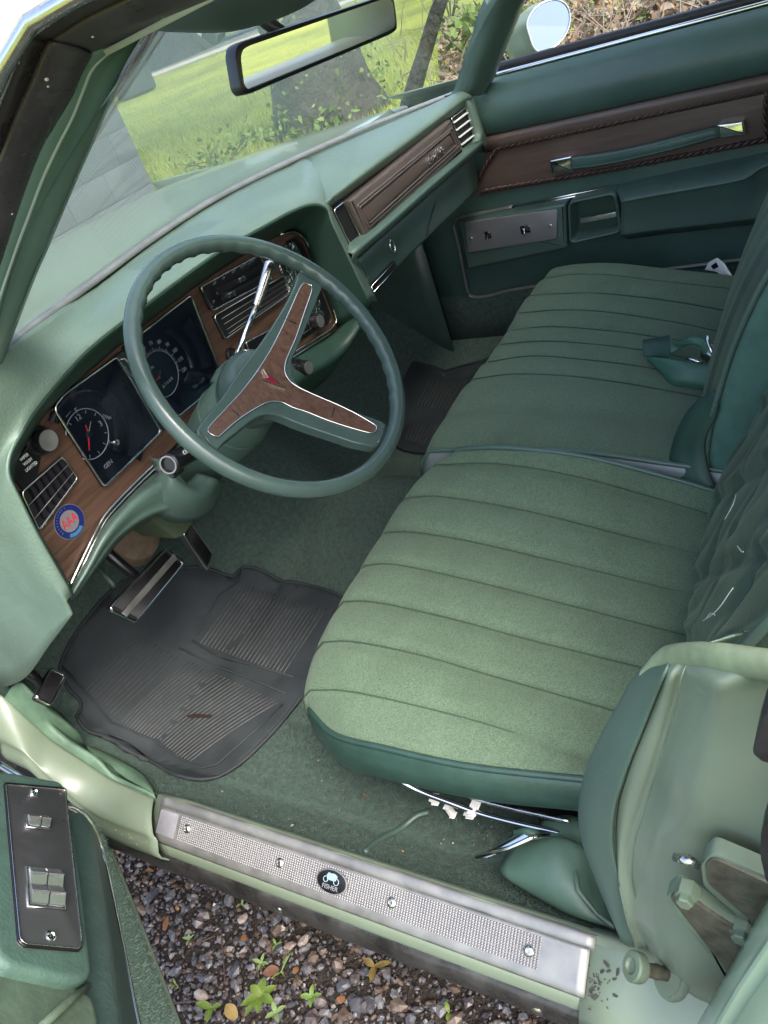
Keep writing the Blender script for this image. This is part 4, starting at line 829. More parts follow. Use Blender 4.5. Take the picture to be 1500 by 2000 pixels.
# driver backrest
DPROF = [(-.032, .40), (-.030, .45), (-.033, .489), (-.044, .533), (-.066, .59), (-.092, .643), (-.119, .692), (-.172, .78), (-.257, .92)]
def backrest(par, x0, x1, prof, m_, mside, pleats=6, crown=.02, ed=.035, fold_amp=.0, skew=0):
    """prof: (y,z) front outline from bottom to top; x0 < x1"""
    pr = catmull([(0, a, b) for a, b in prof], 48); xs = np.linspace(0, 1, 121); V = []; Fc = []
    for u in xs:
        ph = (u*pleats) % 1; pf = .0045*(1-abs(2*ph-1)**2.6) if .06 < u < .94 else 0
        edge = -ed*(abs(2*u-1)**6)
        for j, p in enumerate(pr):
            xx = x0+(x1-x0)*u; fd_ = min(1, 8*u, 8*(1-u), j/6); fold = fold_amp*fd_*(1-abs(noise.noise((xx*7+p[2]*9, p[2]*5-xx*4, 1.7))))**4; dg = [abs(((xx*sg_+p[2]*.9+.03) % .15)-.075) for sg_ in (1, -1)]; fold -= fold_amp*.7*fd_*sum(math.exp(-((.075-d_)/.010)**2) for d_ in dg); V.append((xx, p[1]+pf+edge+fold-skew*(1-u)+crown*(1-(2*u-1)**2)*.4, p[2]))
    n = len(pr)
    for i in range(120):
        for j in range(n-1): a = i*n+j; Fc.append((a, a+n, a+n+1, a+1))
    mesh('backrest_face', V, Fc, m_, par)
    for x, sg in ((x0, -1), (x1, 1)):
        f0 = [np.array((x, p[1]-ed, p[2])) for p in pr]; f1 = [p+np.array((sg*.006, -.03, 0)) for p in f0]; f2 = [p+np.array((sg*.004, -.14, -.01)) for p in f0]
        loft('backrest_side', [f0, f1, mid(f1, f2, .5), f2], mside, par, idx=False, kc=2, thick=.003)
        tube('piping', [p+np.array((sg*.003, -.002, 0)) for p in f0], .0048, M['vinyl'], par)
    loft('backrest_rear', [[(x, p[1]-.175, p[2]-.01) for x in (x0, (x0+x1)/2, x1)] for p in pr], mside, par, k=2, thick=.003)
    tp = pr[-1]; bx('backrest_top', x0, x1, tp[1]-.19, tp[1]-.02, tp[2]-.03, tp[2]+.02, mside, par, .02)
    return pr
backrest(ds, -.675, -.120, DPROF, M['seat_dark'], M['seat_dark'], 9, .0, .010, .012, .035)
M['fray'] = mat('frayed_thread_grey', (.40, .44, .40), .8)
# frayed white threads on the backrest
for k_, pl in enumerate([[(1372, 1213), (1392, 1200), (1410, 1180), (1422, 1162), (1432, 1148)], [(1380, 1207), (1388, 1198), (1396, 1201)], [(1440, 1066), (1447, 1076), (1452, 1078)], [(1415, 1015), (1424, 1000), (1432, 985), (1438, 965)]]):
    pts = []
    for px, py in pl:
        # land on the backrest face: y = f(z)
        d_ = ray(px, py); ts = np.linspace(.7, 1.8, 900); q = CAM+ts[:, None]*d_; g = q[:, 1]-np.interp(q[:, 2], [p[1] for p in DPROF], [p[0] for p in DPROF])-.008
        k0 = np.argmax(g < 0) if (g < 0).any() else 0; best = (0, q[max(k0-4, 0)])
        pts.append(best[1])
    tube('frayed_thread', catmull(pts, 14), .0005, M['fray'], ds, 5)
# passenger seat
ps = empty('passenger_seat', car); sc_ = 680/1500
def c2(l): return [(820+a*sc_, 480+b*sc_) for a, b in l]
curP = [c2([(45, 885), (160, 880), (400, 875), (700, 890), (1075, 940)]), c2([(130, 720), (300, 700), (550, 705), (850, 735), (1150, 790)]), c2([(230, 575), (400, 553), (650, 562), (900, 595), (1200, 650)]), c2([(300, 500), (480, 475), (700, 490), (950, 520), (1230, 575)]), c2([(350, 425), (520, 411), (700, 420), (960, 450), (1260, 508)]), c2([(400, 365), (560, 348), (800, 365), (1000, 390), (1300, 440)]), c2([(430, 290), (600, 277), (800, 285), (1100, 330), (1330, 380)]), c2([(480, 215), (640, 205), (800, 207), (1060, 235), (1350, 285)]), c2([(545, 140), (650, 125), (800, 125), (1000, 148), (1380, 190)])]
xP = [-.10, .03, .14, .21, .28, .35, .42, .49, .56]
out_ = [hx(*p) for p in ((1085, 545, .60), (1125, 520, .615), (1200, 505, .625), (1290, 510, .63), (1380, 530, .63))]
S_px = None
cu2, SP = cushion(ps, curP, xP, M['seat'], k=7, puff=.0095, sag_=.3, ex=1.55)
# outer bolster of the passenger cushion
A = SP[-1]; B = A+np.array((.035, 0, .004)); C_ = A+np.array((.065, -.01, -.004)); D = A+np.array((.088, -.02, -.035)); E_ = A+np.array((.09, -.02, -.14))
loft('bolster', [A, A+np.array((.012, 0, .005)), B, C_, D, E_], M['seat'], ps, idx=False, kc=3)
for i in range(2, 9): tube('seam', SP[i][2:]+np.array((0, 0, .0006)), .0011, M['thread'], ps, 5)  # wide dark thread also draws the shade in the pleat grooves
tube('piping', SP[0][3:]+np.array((-.001, 0, .001)), .0042, M['vinyl'], ps)
skirt(SP[0][4:], 1, (.10, .10), 0, ps, mat('seat_side_vinyl_lit', (.16, .20, .19), .35, var=.1, vscale=20))  # side vinyl made paler, the light on it put into the colour
bx('under_seat_shade', -.05, .58, -.1, .40, .30, .42, M['void'], ps, .01)  # near-black box painted as the shade under the cushion
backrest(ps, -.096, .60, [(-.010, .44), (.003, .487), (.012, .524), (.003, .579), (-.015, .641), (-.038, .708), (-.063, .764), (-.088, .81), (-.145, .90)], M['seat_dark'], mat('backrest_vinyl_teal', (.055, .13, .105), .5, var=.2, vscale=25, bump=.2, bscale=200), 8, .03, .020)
# ------------------------------------------------------------------ belts
def ribbon(name, e0, e1, par, m_=None, n=30, thick=.0016):
    a, b = catmull(e0, n), catmull(e1, n); return loft(name, [a, a*.66+b*.34, a*.34+b*.66, b], m_ or M['webbing'], par, idx=False, thick=thick)
sb = empty('seat_belt', car)
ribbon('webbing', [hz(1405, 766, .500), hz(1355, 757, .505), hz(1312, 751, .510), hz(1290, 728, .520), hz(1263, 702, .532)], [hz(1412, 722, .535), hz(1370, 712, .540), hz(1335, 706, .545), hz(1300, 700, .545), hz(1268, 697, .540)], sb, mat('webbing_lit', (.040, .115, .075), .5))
ribbon('webbing', [hz(1258, 697, .533), hz(1280, 697, .536), hz(1308, 698, .545)], [hz(1255, 664, .545), hz(1280, 660, .548), hz(1308, 655, .553)], sb)
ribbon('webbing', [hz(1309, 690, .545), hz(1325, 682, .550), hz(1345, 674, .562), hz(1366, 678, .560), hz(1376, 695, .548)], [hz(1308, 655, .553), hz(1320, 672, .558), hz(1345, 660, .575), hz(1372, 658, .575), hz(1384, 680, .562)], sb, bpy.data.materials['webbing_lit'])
bk = hz(1385, 690, .535)
box('buckle', bk+np.array((.01, -.01, 0)), ((.6, -.6, .2), (.6, .6, 0), (0, -.2, 1)), (.045, .035, .016), M['chrome_worn'], sb, .003)
tube('latch_bar', [hz(1341, 700, .545), hz(1356, 704, .542), hz(1372, 708, .540)], .0026, M['chrome'], sb); tube('latch_bar', [hz(1381, 657, .575), hz(1384, 672, .565), hz(1392, 692, .553)], .0032, M['chrome'], sb)
sb2 = empty('seat_belt', car)
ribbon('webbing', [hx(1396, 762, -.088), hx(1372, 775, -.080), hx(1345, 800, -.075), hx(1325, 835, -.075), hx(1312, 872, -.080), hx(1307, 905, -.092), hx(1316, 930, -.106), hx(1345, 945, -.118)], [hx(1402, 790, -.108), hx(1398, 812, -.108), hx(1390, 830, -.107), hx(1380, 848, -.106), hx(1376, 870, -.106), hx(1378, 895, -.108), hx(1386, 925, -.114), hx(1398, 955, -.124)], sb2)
# belt end hanging below the driver seat with chrome tongue and moulded boot
sb3 = empty('seat_belt', car)
bt = [(980, 1700, -.700), (975, 1680, -.69), (1000, 1650, -.672), (1040, 1636, -.662), (1090, 1632, -.655), (1130, 1640, -.655), (1175, 1700, -.675), (1205, 1800, -.71), (1190, 1812, -.722), (1080, 1768, -.722), (1000, 1735, -.715)]
T_ = [hx(1075, 1640, -.650), hx(1105, 1640, -.652), hx(1135, 1655, -.655)]
rowA = [hx(*p) for p in ((1045, 1640, -.655), (1085, 1634, -.652), (1120, 1640, -.652), (1145, 1660, -.655))]
rowB = [hx(*p) for p in ((1000, 1655, -.680), (1070, 1668, -.690), (1130, 1690, -.688), (1168, 1710, -.680))]
rowC = [hx(*p) for p in ((978, 1690, -.705), (1060, 1715, -.715), (1130, 1745, -.718), (1190, 1770, -.708))]
rowD = [hx(*p) for p in ((985, 1712, -.716), (1055, 1752, -.728), (1120, 1785, -.735), (1205, 1812, -.735))]
loft('boot', [[p+np.array((.03, 0, .0)) for p in rowA], rowA, mid(rowA, rowB, .4, .012), rowB, rowC, rowD, [p+np.array((.01, 0, -.02)) for p in rowD]], mat('boot_plastic', (.050, .100, .075), .55, var=.15, vscale=30), sb3, k=5, kc=4, thick=.003)
tube('boot_welt', [hx(*p) for p in ((1140, 1650, -.659), (1122, 1695, -.692), (1130, 1740, -.722), (1165, 1785, -.728), (1200, 1812, -.74))], .003, M['vinyl'], sb3)
ribbon('webbing_loop', [hx(1003, 1622, -.675), hx(1025, 1617, -.672), hx(1050, 1622, -.668), hx(1060, 1634, -.665)], [hx(1002, 1645, -.682), hx(1022, 1643, -.684), hx(1040, 1640, -.682), hx(1052, 1636, -.675)], sb3)
tg = [hx(*p) for p in ((930, 1674, -.716), (952, 1676, -.716), (1038, 1636, -.690), (1022, 1628, -.688), (1000, 1634, -.690))]
nn = nrm(np.cross(tg[1]-tg[0], tg[3]-tg[0])); nn = nn if nn@ray(980, 1650) < 0 else -nn
prism('tongue', tg, nn, .004, M['chrome'], sb3, .001)
tube('tongue_bar', [tg[0], tg[1]+(tg[2]-tg[1])*.5, tg[2], hx(1072, 1632, -.672)], .0028, M['chrome'], sb3)
# ------------------------------------------------------------------ passenger door
pd = empty('passenger_door', car)
fd = Fr((.742, .3, .70), (0, -1, 0), (0, 0, 1))                  # normal points into the cabin (-x)
YD0, YD1 = .86, -.45
def yl(prof, name, m_, par, y0=YD0, y1=YD1, n=20, thick=.003): return loft(name, [[(x, y, z) for x, z in prof] for y in np.linspace(y0, y1, n)], m_, par, k=1, thick=thick)
up = catmull([(.766, 0, .962), (.750, 0, .957), (.728, 0, .935), (.716, 0, .900), (.722, 0, .868), (.738, 0, .849)], 16)
yl([(p[0], p[2]) for p in up], 'upper_pad', M['vinyl_door'], pd, y0=.625)
yl([(.764, .9635), (.7615, .9665), (.764, .970), (.768, .971)], 'belt_moulding', M['chrome'], pd, y0=.625); yl([(.769, .970), (.772, .984), (.782, .986), (.790, .975)], 'window_seal', M['rubber'], pd, y0=.625)
yl([(.748, .852), (.7445, .735), (.742, .705), (.748, .60), (.752, .47), (.756, .44), (.756, .30)], 'lower_pad', M['vinyl_door'], pd)
yl([(.753, .462), (.7505, .44), (.7505, .31)], 'kick_carpet', M['carpet'], pd)
# wood field with upper bevel
wz0, wz1 = .713, .8485
wp = [fd.px(*p, .006) for p in ((962, 264), (906, 395))]
wpoly = [fd.px(962, 262, .006), fd.px(925, 385, .006), np.array((.80, wz0+.006-.70)), np.array((.80, wz1-.70))]
prism('wood_field', [fd.P(a, b, .004) for a, b in rpoly(wpoly, .004)], fd.n, .008, M['wood_door'], pd, .001)
bt_ = [(964, 264), (1500, 144)]; zb0, zb1 = wz1, fd.W(988, 284, .008)[2]
yl([(.742, zb0+.002), (.730, zb0-.001), (.7265, zb0-.010), (.731, zb1-.001), (.738, zb1-.006)], 'top_roll', M['wood_door'], pd, y0=.62)
# twisted braid
def braid(name, path, r=.0038, pitch=.016):
    P = catmull(path, max(12, int(sum(np.linalg.norm(np.diff(np.array(path), axis=0), axis=1))/.0016))); T = np.gradient(P, axis=0); L_ = np.concatenate([[0], np.cumsum(np.linalg.norm(np.diff(P, axis=0), axis=1))]); parts = []
    for ph in (0, math.pi):
        q = []
        for p, t, l in zip(P, T, L_):
            t = nrm(t); s = nrm(np.cross(t, fd.n)); a = 2*math.pi*l/pitch/2+ph; q.append(p+r*.75*(math.cos(a)*s+math.sin(a)*fd.n))
        parts.append(tube_geo(q, r, 6))
    V, Fc = join_geo(parts); return mesh(name, V, Fc, M['braid'], pd)
zt = fd.W(1200, 240, .008)[2]; zl = fd.W(1200, 326, .008)[2]
braid('braid', [fd.W(930, 360, .008), fd.W(950, 322, .008), fd.W(973, 290, .008), fd.W(990, 286, .008), fd.W(1200, 240, .008), fd.W(1500, 172, .008)])
braid('braid', [fd.W(940, 378, .008), fd.W(970, 369, .008), fd.W(1200, 330, .008), fd.W(1500, 272, .008)])
braid('braid', [fd.W(1500, 178, .008), fd.W(1494, 222, .008), fd.W(1497, 270, .008)])
# pull strap
sp_ = empty('pull_strap', car)
def capb(q, name='end_cap'):
    P = [fd.px(*p, .022) for p in q]; o = prism(name, [fd.P(a, b, .022) for a, b in rpoly(P, .003)], fd.n, .018, M['chrome'], sp_, .004, 3); return o
capb([(1073, 314), (1116, 305), (1119, 335), (1078, 341)]); capb([(1400, 244), (1452, 236), (1456, 263), (1405, 270)])
e0 = [fd.W(*p) for p in ((1112, 309, .016), (1180, 300, .026), (1260, 284, .032), (1340, 263, .028), (1404, 248, .016))]; e1 = [fd.W(*p) for p in ((1115, 331, .016), (1182, 322, .026), (1262, 305, .032), (1342, 285, .028), (1408, 266, .016))]
A, B = catmull(e0, 30), catmull(e1, 30); nn = fd.n
loft('strap', [A-nn*.004, A, A*.85+B*.15+nn*.003, A*.5+B*.5+nn*.0042, A*.15+B*.85+nn*.003, B, B-nn*.004], M['vinyl_door'], sp_, idx=False, kc=2, thick=.002)
for E2 in (A*.86+B*.14+nn*.0036, A*.14+B*.86+nn*.0036): tube('strap_bead', E2, .0014, M['vinyl'], sp_, 6)
# bright strip above the switch pod
for dz in (0, .0055): tube('bright_strip', [fd.W(985, 407, .010)+np.array((0, 0, -dz)), fd.W(1196, 364, .010)+np.array((0, 0, -dz))], .0021, M['chrome'], pd, 6)
# armrest: switch block, pull cup, rear pad
def blk(name, q, c, d, m_, bev=.006, r=.006): P = [fd.px(*p, c) for p in q]; return prism(name, [fd.P(a, b, c) for a, b in rpoly(P, r)], fd.n, d, m_, pd, bev, 3)
blk('switch_block', [(893, 436), (1104, 398), (1108, 486), (910, 528)], .048, .05, M['plastic_green'], .008)
swp = empty('switch_panel', car)
P = [fd.px(*p, .0525) for p in ((908, 435), (1088, 410), (1086, 466), (914, 493))]
prism('plate', [fd.P(a, b, .0525) for a, b in rpoly(P, .004)], fd.n, .006, M['plate_far'], swp, .0008)
tube('plate_edge', [fd.P(a, b, .0505) for a, b in rpoly(P, .004)], .0012, M['alu'], swp, 6, True)
for px, py, w_, h_ in ((953, 459, .016, .018), (1026, 448, .024, .018)):
    a, b = fd.px(px, py, .053); 
    prism('switch_well', [fd.P(a+x, b+y, .0535) for x, y in rrect(-w_/2, w_/2, -h_/2, h_/2, .002)], fd.n, .002, M['black'], swp)
    for s in (-1, 1): box('rocker', fd.P(a+s*w_*.23, b+s*.002, .055), (fd.u, fd.v+fd.n*.3*s, fd.n), (w_*.38, h_*.7, .005), M['chrome'], swp, .001)
for px, py in ((920, 466), (1075, 441)): lathe('screw', fd.W(px, py, .0525), fd.n, [(.004, 0), (.004, .001), (.002, .002), (0, .0018)], M['chrome_worn'], swp, 12)
cup = empty('door_release', car)
Q = np.array([fd.px(*p, .050) for p in ((1110, 397), (1200, 378), (1213, 453), (1113, 476))]); cen = Q.mean(0)
r0 = np.array(rpoly(Q, .014, 5)); ring = lambda s, c: [fd.P(*(cen+(q-cen)*s), c) for q in r0]
loft('cup', [ring(1.06, .0), ring(1.05, .040), ring(1.02, .050), ring(.97, .050), ring(.93, .046), ring(.86, .018), ring(.80, .010)], M['plastic_green'], cup, idx=False, closed=True)
prism('cup_floor', ring(.82, .012), fd.n, .004, M['pod_dark'], cup)
bar(cup, (1134, 431), (1204, 418), .011, .006, M['key'], fr=fd, c=.036, name='handle')
L1 = [fd.W(*p) for p in ((1203, 368, .012), (1280, 350, .012), (1360, 333, .012), (1440, 316, .012), (1500, 303, .012), (1640, 272, .012))]
L2 = [fd.W(*p) for p in ((1212, 393, .066), (1280, 380, .070), (1360, 366, .070), (1452, 348, .070), (1500, 322, .060), (1640, 292, .06))]
L2b = [p+np.array((.002, 0, -.006)) for p in L2]
L3 = [fd.W(*p) for p in ((1212, 453, .056), (1280, 443, .058), (1360, 434, .058), (1452, 423, .058), (1500, 417, .058), (1640, 398, .058))]
L4 = [p+np.array((.004, 0, -.010)) for p in L3]; L5 = [p+np.array((.045, 0, -.035)) for p in L3]
L0_ = [p+np.array((.02, 0, .006)) for p in L1]
loft('arm_pad', [L0_, L1, mid(L1, L2, .5, .003), L2, L2b, mid(L2b, L3, .5, 0, .004), L3, L4, L5], M['plastic_green'], pd, k=5, kc=3, thick=.003)
# shallow map pocket ledge below the switch block and chrome bead loop
bead = [(.7455, YD1, .478), (.7455, .70, .463), (.7455, .745, .470), (.7455, .757, .50), (.7455, .757, .66), (.7455, .745, .675), (.7455, .60, .682)]
bead = [fd.W(*p, .013) for p in ((1470, 505), (1346, 521), (1030, 562), (950, 579), (922, 580), (912, 565), (895, 480), (886, 445), (892, 428), (930, 419), (1000, 405))]
tube('bead', catmull(bead, 90), .0026, M['alu'], pd, 8); tube('bead', catmull([p+fd.n*.001+np.array((0, -.004, .004)) for p in bead], 90), .0014, M['alu'], pd, 6)
# door glass and outer skin
mesh('window_glass', [(.782, .62, .965), (.782, -.45, .965), (.655, -.45, 1.27), (.655, .22, 1.27), (.72, .45, 1.10)], [(0, 1, 2, 3, 4)], M['glass'], pd, False)
yl([(.79, .975), (.85, .955), (.90, .90), (.915, .75), (.91, .5), (.88, .28), (.80, .24)], 'outer_skin', M['paint'], pd, y1=-1.4)
# side mirror outside the passenger window
sm = empty('side_mirror', car); fs_ = Fr(hx(1075, 52, .93), (.62, -.78, 0), (.1, .1, 1))
if fs_.n@ray(1075, 52) > 0: fs_ = Fr(fs_.o, -fs_.u, fs_.v)
el = [(1033, 70), (1028, 45), (1040, 20), (1062, 3), (1090, -2), (1110, 12), (1115, 40), (1105, 70), (1085, 92), (1058, 104), (1042, 95)]
E2 = np.array([fs_.px(*p) for p in el]); ce = E2.mean(0); E2 = catmull(np.c_[E2, np.zeros(len(E2))], 48, True)[:, :2]
rg = lambda s, c, o=None: [fs_.P(*((ce if o is None else fs_.px(*o, c))+(q-ce)*s), c) for q in E2]
loft('housing', [rg(.93, -.004), rg(.97, .002), rg(1.0, 0), rg(1.02, -.012, (1069, 50)), rg(1.02, -.035, (1052, 55)), rg(.92, -.07, (1030, 68)), rg(.66, -.10, (1012, 85)), rg(.1, -.115, (1004, 95))], M['paint'], sm, idx=False, closed=True)
tube('mirror_trim', rg(.965, .001), .0022, M['chrome'], sm, 6, True); prism('mirror_glass', rg(.95, -.001), fs_.n, .002, M['mirror_out'], sm)
st0, st1 = fs_.P(ce[0], ce[1]-.05, -.05), np.array((.885, .60, .93))
rowsS = [[p*(1-t)+q*t for p, q in zip([st0+np.array((.03*math.cos(a), .045*math.sin(a), 0)) for a in np.linspace(0, 2*math.pi, 16, endpoint=False)], [st1+np.array((.035*math.cos(a), .07*math.sin(a), 0)) for a in np.linspace(0, 2*math.pi, 16, endpoint=False)])] for t in (0, .4, .75, 1)]
loft('stalk', rowsS, M['paint'], sm, idx=False, closed=True)
# white plastic tongue by the passenger sill
wc = empty('belt_guide', car); fw_ = Fr(hz(1398, 525, .50), nrm(hz(1423, 539, .49)-hz(1377, 526, .49)), (.3, .3, 1))
P = [fw_.px(*p) for p in ((1376, 527), (1384, 512), (1397, 505), (1410, 516), (1426, 541), (1410, 540), (1399, 531))]
prism('body', [fw_.P(a, b) for a, b in rpoly(P, .003)], fw_.n, .006, M['whiteplastic'], wc, .001)
P = [fw_.px(*p) for p in ((1389, 519), (1399, 512), (1404, 521), (1394, 526))]; prism('slot', [fw_.P(a, b, .0012) for a, b in P], fw_.n, .001, M['black'], wc)
# rear part of the cabin on the far side, floor of the rear and parcel area (closes the car)
yl([(.79, .965), (.75, .95), (.74, .70), (.75, .30)], 'rear_door_panel', M['vinyl_door'], car, y0=-.46, y1=-1.5)
for sx_ in (-1, 1): prism('sail_panel', [(sx_*.665, y, z) for y, z in ((-1.15, .97), (-1.05, 1.10), (-1.15, 1.30), (-1.75, 1.30), (-1.85, .97))], (-sx_, 0, 0), .03, M['vinyl_door'], car, .004)
bx('rear_seat', -.70, .70, -1.55, -.95, .30, .58, M['seat'], car, .04); bx('rear_seat_back', -.70, .70, -1.75, -1.5, .5, 1.0, M['seat_dark'], car, .05)
bx('rear_floor', -.76, .76, -1.5, -.45, .24, .262, M['carpet'], car, 0); bx('quarter_panel', -.90, -.80, -2.2, -.95, .25, .95, M['paint'], car, .04)
# ------------------------------------------------------------------ driver door (open)
dd = empty('driver_door', car); M['carpet_door'] = mat('carpet_faded_lightened', (.155, .265, .205), .98, var=.5, vscale=240, bump=1.0, bscale=420, bdist=.010, sheen=.3)  # faded carpet, lightened further to make up for shade on the door
th = R(32); dvec = np.array((-math.sin(th), -math.cos(th), 0)); nin = np.array((math.cos(th), -math.sin(th), 0))
fo = Fr((-.85, .70, 0), -dvec, (0, 0, 1))                           # u towards hinge, v up, n into the car
def dl(prof, name, m_, u0=.16, u1=-.75, n=14, thick=.004): return loft(name, [[fo.P(u, z, c) for c, z in prof] for u in np.linspace(u0, u1, n)], m_, dd, k=1, thick=thick)
zbt = .285
tl, tr, br, bl = hz(8, 1526, .662), hz(128, 1538, .592), hz(160, 1856, .592), hz(38, 1852, .662)
fp = Fr(bl, tl-bl, np.cross(np.cross(tl-bl, br-bl), tl-bl)); 
fp = Fr(bl, tl-bl, br-bl)
if fp.n@ray(90, 1700) > 0: fp = Fr(bl, tl-bl, bl-br)
def DP(px, py): return fp.W(px, py, -.034)
# inner trim surface: carpet kick strip, vinyl
Wd = lambda px, py, c: fo.W(px, py, c)
c_b0 = [hz(*p, .300) for p in ((180, 1590), (202, 1640), (250, 1760), (296, 1880), (345, 2010), (420, 2200))]
c_b1 = [hz(*p, .395) for p in ((150, 1590), (186, 1640), (214, 1740), (240, 1860), (272, 2010), (320, 2200))]
c_b1 = [hz(*p, .405) for p in ((140, 1582), (186, 1630), (204, 1690), (238, 1850), (270, 2010), (318, 2200))]
loft('kick_carpet', [[p+np.array((-.02, -.01, -.03)) for p in c_b0], c_b0, mid(c_b0, c_b1, .5, 0, .003), c_b1], M['carpet_door'], dd, k=5, kc=3, thick=.004)
bead2 = [hz(*p, z) for *p, z in ((0, 1492, .60), (60, 1530, .585), (112, 1570, .56), (142, 1578, .53), (170, 1602, .48), (190, 1640, .43), (204, 1690, .41), (238, 1850, .408), (270, 2010, .408), (318, 2200, .408))]
tube('bead', catmull(bead2, 90), .0042, M['chrome'], dd); tube('bead', [p+np.array((-.005, -.004, .006)) for p in catmull(bead2, 90)], .0032, M['chrome_worn'], dd)
c_v1 = [DP(*p) for p in ((118, 1560), (160, 1602), (180, 1690), (206, 1850), (226, 2010), (268, 2200))]
c_v2 = [DP(*p) for p in ((20, 1540), (90, 1602), (110, 1690), (140, 1850), (165, 2010), (205, 2200))]
loft('vinyl_panel', [c_b1, mid(c_b1, c_v1, .3, 0, .002), mid(c_b1, c_v1, .7, 0, .004), c_v1, c_v2], mat('door_vinyl_dark', (.050, .090, .075), .5, var=.15, vscale=40, bump=.5, bscale=160), dd, k=5, kc=3, thick=.003)
# armrest block with the switch plate
def ap_(px, py, c=0): return fp.W(px, py, c)
aw = mat('armrest_green', (.060, .115, .088), .6, var=.2, vscale=25, bump=.35, bscale=260)
o_ = [(-40, 1500), (30, 1507), (118, 1524), (133, 1545), (158, 1700), (184, 1905), (150, 1915), (20, 1885), (0, 1868), (-30, 1800)]
P = [fp.px(*p, -.006) for p in o_]; prism('armrest', [fp.P(a, b, -.006) for a, b in rpoly(P, .012)], fp.n, .022, aw, dd, .008, 3)
sp2 = empty('switch_panel', car)
q = [(10, 1529), (128, 1540), (161, 1842), (155, 1855), (50, 1846), (38, 1836)]
P = [fp.px(*p, -.002) for p in q]; prism('plate', [fp.P(a, b, -.002) for a, b in rpoly(P, .004)], fp.n, .005, M['plate'], sp2, .001)
tube('plate_edge', [fp.P(a, b, -.003) for a, b in rpoly(P, .004)], .0018, M['black'], sp2, 6, True); tube('plate_edge', [fp.P(a, b, -.0018) for a, b in rpoly([c*.985+np.mean(P, 0)*.015 for c in np.array(P)], .004)], .0010, M['chrome_worn'], sp2, 6, True)
for px, py in ((67, 1548), (99, 1828)):
    lathe('screw', fp.W(px, py, -.002), fp.n, [(.0062, 0), (.0062, .001), (.0045, .0026), (.0022, .003), (.0016, .0016), (0, .0014)], M['chrome'], sp2, 14)
def swell(c4): 
    P = [fp.px(*p, 0) for p in c4]; prism('switch_well', [fp.P(a, b, -.0008) for a, b in P], fp.n, .003, M['black'], sp2)
    tube('well_rim', [fp.P(a, b, -.0008) for a, b in P], .0011, M['chrome'], sp2, 6, True); return np.array(P)
W1 = swell([(50, 1590), (95, 1594), (99, 1619), (54, 1614)]); W2 = swell([(51, 1692), (120, 1698), (128, 1775), (57, 1768)])
def bil(W_, s, t): return (W_[0]*(1-s)+W_[1]*s)*(1-t)+(W_[3]*(1-s)+W_[2]*s)*t
def key(W_, s0, s1, t0, t1):
    tm = t0+(t1-t0)*.46; rows = [(t0, -.001), (t0+.01, .0026), (tm-.05, .0042), (tm, .0062), (tm+.05, .0044), (t1-.01, .0022), (t1, -.001)]; V = []
    for t, h_ in rows:
        for s in (s0, s1): a_, b_ = bil(W_, s, t); V.append(fp.P(a_, b_, h_))
    V += [fp.P(*bil(W_, s, t), -.001) for t in (t0, t1) for s in (s0, s1)]
    Fk = [(2*i, 2*i+1, 2*i+3, 2*i+2) for i in range(6)]+[tuple(range(0, 14, 2)), tuple(range(13, 0, -2))]
    mesh('rocker', V, Fk, M['key'], sp2, False)
for t0, t1 in ((.04, .485), (.515, .96)):
    for s0, s1 in ((.05, .475), (.525, .95)): key(W2, s0, s1, t0, t1)
key(W1, .06, .50, .10, .90); key(W1, .58, .94, .10, .90)
# worn pull pocket below the armrest
pk = [fp.px(*p, -.02) for p in ((0, 1888), (150, 1922), (185, 1945), (200, 2010), (215, 2200), (-60, 2200), (-40, 1880))]
prism('pull_pocket', [fp.P(a, b, -.020) for a, b in rpoly(pk, .012)], fp.n, .02, mat('worn_olive_vinyl', (.085, .125, .082), .5, var=.4, vscale=22, bump=.3, bscale=120, detail=8), dd, .008, 3)
tube('pocket_rib', [fp.W(172, 1925, -.019), fp.W(130, 1960, -.016), (fp.W(70, 2015, -.02))], .004, bpy.data.materials['worn_olive_vinyl'], dd)
# door shell behind the trim, outer skin
shell = [[p+np.array(o) for p in c_b0] for o in ((0, 0, -.03), (-.09, .03, -.045), (-.12, .04, .1), (-.115, .04, .40))]
loft('outer_skin', shell, M['paint'], dd, k=3, kc=2, thick=.003)
# ------------------------------------------------------------------ rubber floor mats
def proj_floor(px, py, dz=.004):
    p = hz(px, py, .27)
    for _ in range(25): p = p*.3+.7*hz(px, py, min(floor_z(p[0], p[1])+dz, .62))
    return p
def mat_mesh(name, outline, par=None, n=46, dz=.006):
    P = np.array([proj_floor(*p, dz) for p in outline]); P = catmull(P, 150, True); poly = P[:, :2]
    x0, y0 = poly.min(0); x1, y1 = poly.max(0); bm = bmesh.new(); vs = [bm.verts.new((a, b, 0)) for a, b in poly]; f = bm.faces.new(vs)
    bmesh.ops.triangulate(bm, faces=[f])
    for _ in range(4): bmesh.ops.subdivide_edges(bm, edges=[e for e in bm.edges if e.calc_length() > .022], cuts=1); bmesh.ops.triangulate(bm, faces=bm.faces[:])
    for v in bm.verts: v.co.z = floor_z(v.co.x, v.co.y)+dz
    bmesh.ops.recalc_face_normals(bm, faces=bm.faces[:])
    if sum(f.normal.z for f in bm.faces) < 0: bmesh.ops.reverse_faces(bm, faces=bm.faces[:])
    o = frombm('sheet', bm, M['mat'], par); solid(o, .004, -1)
    tube('edge_bead', [(a, b, floor_z(a, b)+dz) for a, b in poly], .0034, M['mat'], par, 6, True); return o
fm1 = empty('floor_mat'); tag(fm1, 'black ribbed rubber floor mat on the green carpet below the brake pedal', 'floor mat')
